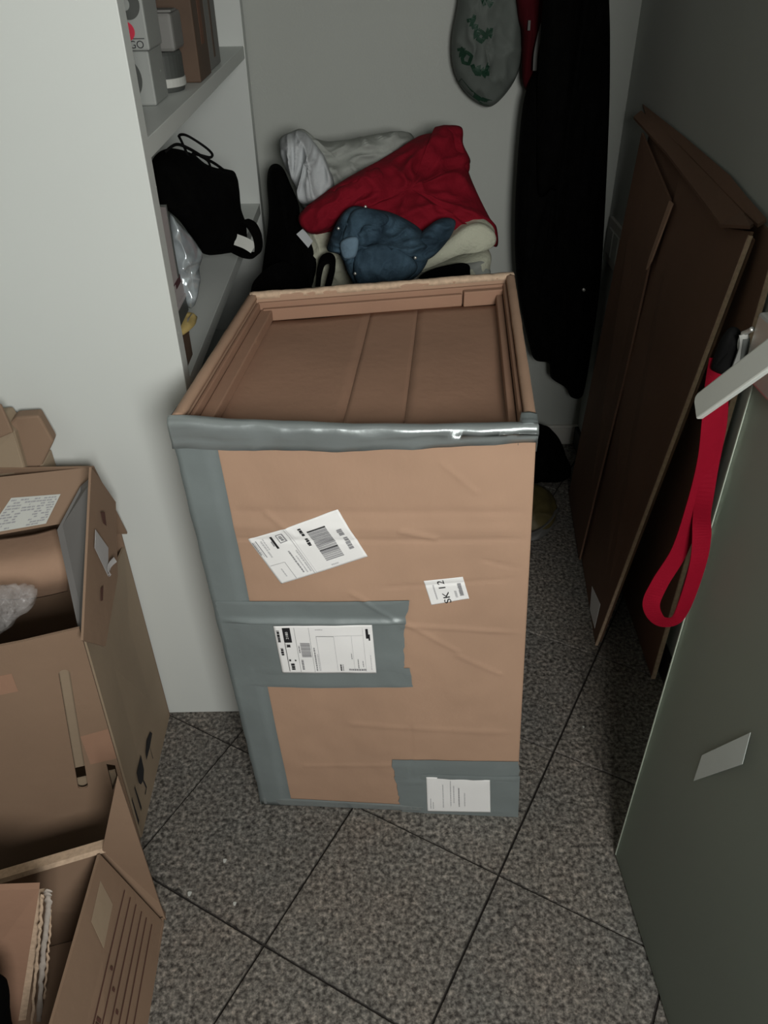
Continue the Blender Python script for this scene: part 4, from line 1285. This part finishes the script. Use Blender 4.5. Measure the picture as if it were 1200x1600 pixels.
pillow('hem', [(.36, 1.885, .004), (.44, 1.865, .03), (.50, 1.90, .045), (.535, 1.96, .05), (.54, 1.975, .02), (.50, 1.90, .004), (.44, 1.858, .003)], .012, .012, 'dusty_floor_bag', yb, amp=.004, n=70, nrm=(.3, -1, .4))

# ------------------------------------------------------------------ upper shelf
ZU = 1.2475
w2 = thing('white_box', 'lower white box with a rounded dark window, near end of the upper shelf', 'box', loc=(-.47, 1.58, ZU))
box('body', -.57, -.382, 1.534, 1.632, ZU, ZU + .083, 'box_white', w2, bevel=.003)
def disc(name, cx, y, cz, rx, rz, m, parent, z0=None, n=40):
    P = [(cx + rx * math.cos(2 * math.pi * i / n), y, cz + rz * math.sin(2 * math.pi * i / n)) for i in range(n)]
    return mesh_obj(name, P, [tuple(range(n))], m, parent, solid=.0008)
disc('window', -.436, 1.5335, ZU + .042, .036, .037, 'charcoal', w2)
w1 = thing('white_box', 'upper white box with a red emblem stacked on the other white box', 'box', loc=(-.47, 1.58, ZU + .084))
box('body', -.60, -.377, 1.528, 1.625, ZU + .084, ZU + .22, 'box_white', w1, bevel=.003)
disc('emblem', -.414, 1.5275, ZU + .112, .017, .015, 'logo_red', w1)
disc('picture', -.402, 1.5275, ZU + .150, .020, .022, 'charcoal', w1)
disc('picture', -.406, 1.5268, ZU + .150, .008, .009, 'box_white', w1)
vv, ff = text_mesh('GO', .016)
mesh_obj('print', [(-.3975 + x, 1.5272, ZU + .0925 + y) for x, y in vv], ff, 'ink', w1)
mesh_obj('print', [(-.42, 1.5272, ZU + .101), (-.383, 1.5272, ZU + .101), (-.383, 1.5272, ZU + .1022), (-.42, 1.5272, ZU + .1022)], [(0, 1, 2, 3)], 'ink', w1)
g1 = thing('small_carton', 'pale grey small carton on top of the dark tub on the upper shelf', 'box', loc=(-.42, 1.70, ZU + .07))
box('body', -.47, -.362, 1.655, 1.74, ZU + .067, ZU + .128, 'box_grey', g1, bevel=.006)
box('flap', -.47, -.361, 1.655, 1.70, ZU + .128, ZU + .132, 'box_grey', g1, bevel=.001)
g2 = thing('tub', 'dark tub with a white band on the upper shelf', 'tub', loc=(-.41, 1.70, ZU))
def lathe(name, cx, cy, prof, m, parent, n=36):
    verts, faces = [], []
    for r, z in prof:
        for i in range(n):
            w = 2 * math.pi * i / n
            verts.append((cx + r * math.cos(w), cy + r * math.sin(w), z))
    for j in range(len(prof) - 1):
        for i in range(n):
            k = (i + 1) % n
            faces.append((j * n + i, j * n + k, (j + 1) * n + k, (j + 1) * n + i))
    faces.append(tuple(range(n)))
    faces.append(tuple(reversed(range((len(prof) - 1) * n, len(prof) * n))))
    return mesh_obj(name, verts, faces, m, parent, smooth=False, bevel=.001)
lathe('body', -.41, 1.70, [(.044, ZU), (.047, ZU + .012), (.047, ZU + .06), (.044, ZU + .066)], 'charcoal', g2)
lathe('band', -.41, 1.70, [(.0475, ZU + .008), (.0485, ZU + .009), (.0485, ZU + .022), (.0475, ZU + .023)], 'paper_dull', g2)
b1 = thing('brown_box', 'tall brown carton in the middle of the upper shelf', 'box', loc=(-.41, 1.83, ZU))
box('body', -.55, -.347, 1.775, 1.90, ZU, ZU + .21, 'dark_brown', b1, bevel=.003)
box('tape', -.50, -.3465, 1.83, 1.86, ZU + .06, ZU + .2105, 'kraft_crease', b1)
b2 = thing('brown_box', 'narrow grey-brown carton at the far end of the row on the upper shelf', 'box', loc=(-.42, 1.99, ZU))
box('body', -.54, -.352, 1.925, 2.06, ZU, ZU + .20, 'box_grey', b2, bevel=.003)
box('tape', -.50, -.3515, 1.98, 2.00, ZU + .02, ZU + .2005, 'dark_brown', b2)

# ------------------------------------------------------------------ lower shelf
ZS = .8575
bp = thing('backpack', 'black backpack with a hanging cord on the lower shelf', 'backpack', loc=(-.45, 1.85, ZS))
pillow('body', [(-0.435, 1.62, 1.127), (-0.429, 1.66, 1.143), (-0.409, 1.7, 1.144), (-0.383, 1.76, 1.121), (-0.365, 1.8, 1.091), (-0.343, 1.84, 1.071), (-0.321, 1.88, 1.056), (-0.316, 1.88, 1.026), (-0.318, 1.88, 0.984), (-0.311, 1.88, 0.948), (-0.311, 1.87, 0.912), (-0.321, 1.86, 0.892), (-0.364, 1.82, 0.894), (-0.39, 1.76, 0.914), (-0.396, 1.7, 0.967), (-0.402, 1.64, 1.021), (-0.416, 1.6, 1.057), (-0.427, 1.58, 1.081)],
       .10, .14, 'black_fabric', bp, amp=.008, n=130, nrm=(.35, -1, .1), seed=5)
tube('cord', [(-0.371, 1.7, 1.107), (-0.391, 1.72, 1.151), (-0.399, 1.74, 1.159), (-0.388, 1.76, 1.155), (-0.357, 1.76, 1.135), (-0.34, 1.75, 1.122), (-0.343, 1.74, 1.117), (-0.361, 1.73, 1.124), (-0.374, 1.72, 1.129)], .0028, 'black_plastic', bp, 60, 6)
tube('cord', [(-0.408, 1.64, 1.15), (-0.389, 1.66, 1.159), (-0.37, 1.68, 1.147), (-0.352, 1.72, 1.122), (-0.338, 1.76, 1.1), (-0.329, 1.8, 1.078)], .0030, 'black_plastic', bp, 50, 6)
tube('cord', [(-0.355, 1.7, 1.129), (-0.344, 1.72, 1.114), (-0.344, 1.74, 1.092)], .0024, 'black_plastic', bp, 20, 6)
ribbon('strap', [(-0.301, 1.8, 0.971), (-0.281, 1.78, 0.968), (-0.268, 1.76, 0.952), (-0.265, 1.75, 0.93), (-0.273, 1.75, 0.913), (-0.295, 1.76, 0.91), (-0.322, 1.78, 0.915)], [(.3, 1, 0)] * 7, .03, .006, 'black_fabric', bp, 50)
ribbon('strap_label', [(-0.313, 1.745, 0.949), (-0.291, 1.742, 0.941), (-0.275, 1.742, 0.93)], [(.2, .2, 1)] * 3, .024, .002, 'paper_dull', bp, 16)

sv = pillow('foil_bag', [(-0.364, 1.42, 1.096), (-0.355, 1.43, 1.082), (-0.342, 1.45, 1.054), (-0.333, 1.47, 1.024), (-0.328, 1.47, 1.009), (-0.335, 1.46, 0.992), (-0.334, 1.44, 0.969), (-0.342, 1.42, 0.94), (-0.351, 1.41, 0.929), (-0.361, 1.4, 0.948), (-0.366, 1.4, 0.984), (-0.37, 1.41, 1.039)],
       .03, .04, 'silver_film', None, amp=.012, sc=(16, 10, 16), n=90, nrm=(.4, -1, .2))
tag(sv, 'crumpled silver plastic bag in front of the backpack on the lower shelf', 'bag')
def item_box(name, label, cat, x0, x1, y0, y1, z0, z1, m, top=None, lid=.0):
    t = thing(name, label, cat, loc=((x0 + x1) / 2, (y0 + y1) / 2, z0))
    box('body', x0, x1, y0, y1, z0, z1, m, t, bevel=.0015)
    return t
it = item_box('small_carton', 'narrow brown carton at the bottom of the stack behind the near panel', 'box', -.50, -.350, 1.285, 1.366, ZS, ZS + .045, 'dark_brown')
box('flap', -.499, -.349, 1.287, 1.364, ZS + .045, ZS + .047, 'dark_brown', it)
it = thing('packet', 'crumpled yellow packet with a white end in the stack on the lower shelf', 'packet', loc=(-.40, 1.35, ZS + .047))
pillow('body', [(-.48, 1.34, ZS + .060), (-.44, 1.30, ZS + .062), (-.37, 1.30, ZS + .060), (-.342, 1.34, ZS + .060), (-.338, 1.385, ZS + .058), (-.352, 1.41, ZS + .060), (-.44, 1.40, ZS + .060)], .013, .010, 'yellow_card', it, amp=.004, n=70, nrm=(0, 0, 1))
pillow('white_end', [(-.350, 1.352, ZS + .066), (-.344, 1.372, ZS + .074), (-.346, 1.392, ZS + .068), (-.356, 1.372, ZS + .064)], .006, .006, 'paper_grey', it, amp=.002, n=30, nrm=(.6, -.4, .6))
it = item_box('small_box', 'black flat box above the yellow packet on the lower shelf', 'box', -.49, -.351, 1.29, 1.395, ZS + .075, ZS + .104, 'charcoal')
box('lid', -.491, -.350, 1.289, 1.396, ZS + .104, ZS + .109, 'pinkish_paper', it)
it = item_box('small_box', 'pinkish grey flat box with a maroon edge in the stack', 'box', -.49, -.352, 1.29, 1.400, ZS + .1095, ZS + .135, 'pinkish_paper')
box('edge', -.3525, -.349, 1.392, 1.402, ZS + .108, ZS + .150, 'maroon', it)
it = item_box('small_box', 'thin maroon box below the upright folder', 'box', -.48, -.351, 1.29, 1.375, ZS + .1355, ZS + .150, 'maroon')
box('label', -.3515, -.3502, 1.30, 1.33, ZS + .138, ZS + .147, 'pinkish_paper', it)
it = thing('folder', 'upright paper folder with a dark edge on top of the stack', 'folder', loc=(-.42, 1.33, ZS + .1505))
hexa('pages', [(-.48, 1.30, ZS + .1505), (-.350, 1.30, ZS + .1505), (-.350, 1.352, ZS + .1505), (-.48, 1.352, ZS + .1505)], [(-.48, 1.30, ZS + .285), (-.350, 1.30, ZS + .285), (-.350, 1.352, ZS + .270), (-.48, 1.352, ZS + .270)], 'pinkish_paper', it, bevel=.001)
hexa('cover', [(-.48, 1.353, ZS + .1505), (-.349, 1.353, ZS + .1505), (-.349, 1.359, ZS + .1505), (-.48, 1.359, ZS + .1505)], [(-.48, 1.353, ZS + .273), (-.349, 1.353, ZS + .273), (-.349, 1.357, ZS + .273), (-.48, 1.357, ZS + .273)], 'charcoal', it)

# ------------------------------------------------------------------ keys and lanyard on the door lock
kl = thing('lanyard', 'red lanyard with a bunch of keys hanging from the door lock', 'lanyard', loc=(.41, .86, .66))
KY = .868
LP = [(0.411, 0.884, 1.068), (0.411, 0.878, 1.036), (0.414, 0.868, 0.988), (0.418, 0.862, 0.934), (0.417, 0.858, 0.865), (0.411, 0.855, 0.79), (0.393, 0.85, 0.735), (0.386, 0.845, 0.697), (0.401, 0.838, 0.671), (0.422, 0.832, 0.679), (0.428, 0.83, 0.722), (0.43, 0.832, 0.786), (0.428, 0.838, 0.826), (0.424, 0.848, 0.862), (0.423, 0.86, 0.915), (0.423, 0.872, 0.985), (0.417, 0.884, 1.033)]
ribbon('strap', LP, [(1, -.2, .15), (1, -.2, .15), (1, -.1, .1), (1, 0, .1), (1, 0, .25), (.95, 0, .4), (.95, -.1, .3), (.7, -.2, .7), (.05, -.25, 1), (-.35, -.25, .9), (-.95, -.2, .3), (-1, -.1, -.2), (-1, .2, -.1), (-.7, .8, 0), (-1, .2, -.1), (-1, .2, 0), (-1, .2, 0)], .024, .0018, 'red_strap', kl, 140)
pillow('fob', [(0.418, 0.895, 1.102), (0.428, 0.895, 1.102), (0.433, 0.89, 1.094), (0.43, 0.885, 1.071), (0.425, 0.88, 1.048), (0.405, 0.88, 1.053), (0.401, 0.88, 1.063), (0.408, 0.89, 1.086)], .010, .010, 'black_plastic', kl, amp=.001, n=60, nrm=(-.2, -1, .2))
tube('key_ring', [(0.426, 0.878, 1.097), (0.431, 0.876, 1.104), (0.437, 0.874, 1.089), (0.434, 0.874, 1.075), (0.427, 0.876, 1.084)], .0016, 'steel', kl, 40, 6, closed=True)
ribbon('key', [(0.426, 0.872, 1.104), (0.429, 0.87, 1.087), (0.426, 0.868, 1.063)], [(1, 0, 0)] * 3, .010, .002, 'steel', kl, 16)
ribbon('key', [(0.43, 0.87, 1.099), (0.432, 0.868, 1.075), (0.433, 0.868, 1.065)], [(1, 0, .2)] * 3, .008, .002, 'charcoal', kl, 16)
tube('lock_pin', [(0.43, 0.862, 1.115), (0.429, 0.87, 1.108), (0.427, 0.876, 1.103)], .003, 'steel', kl, 12, 8)
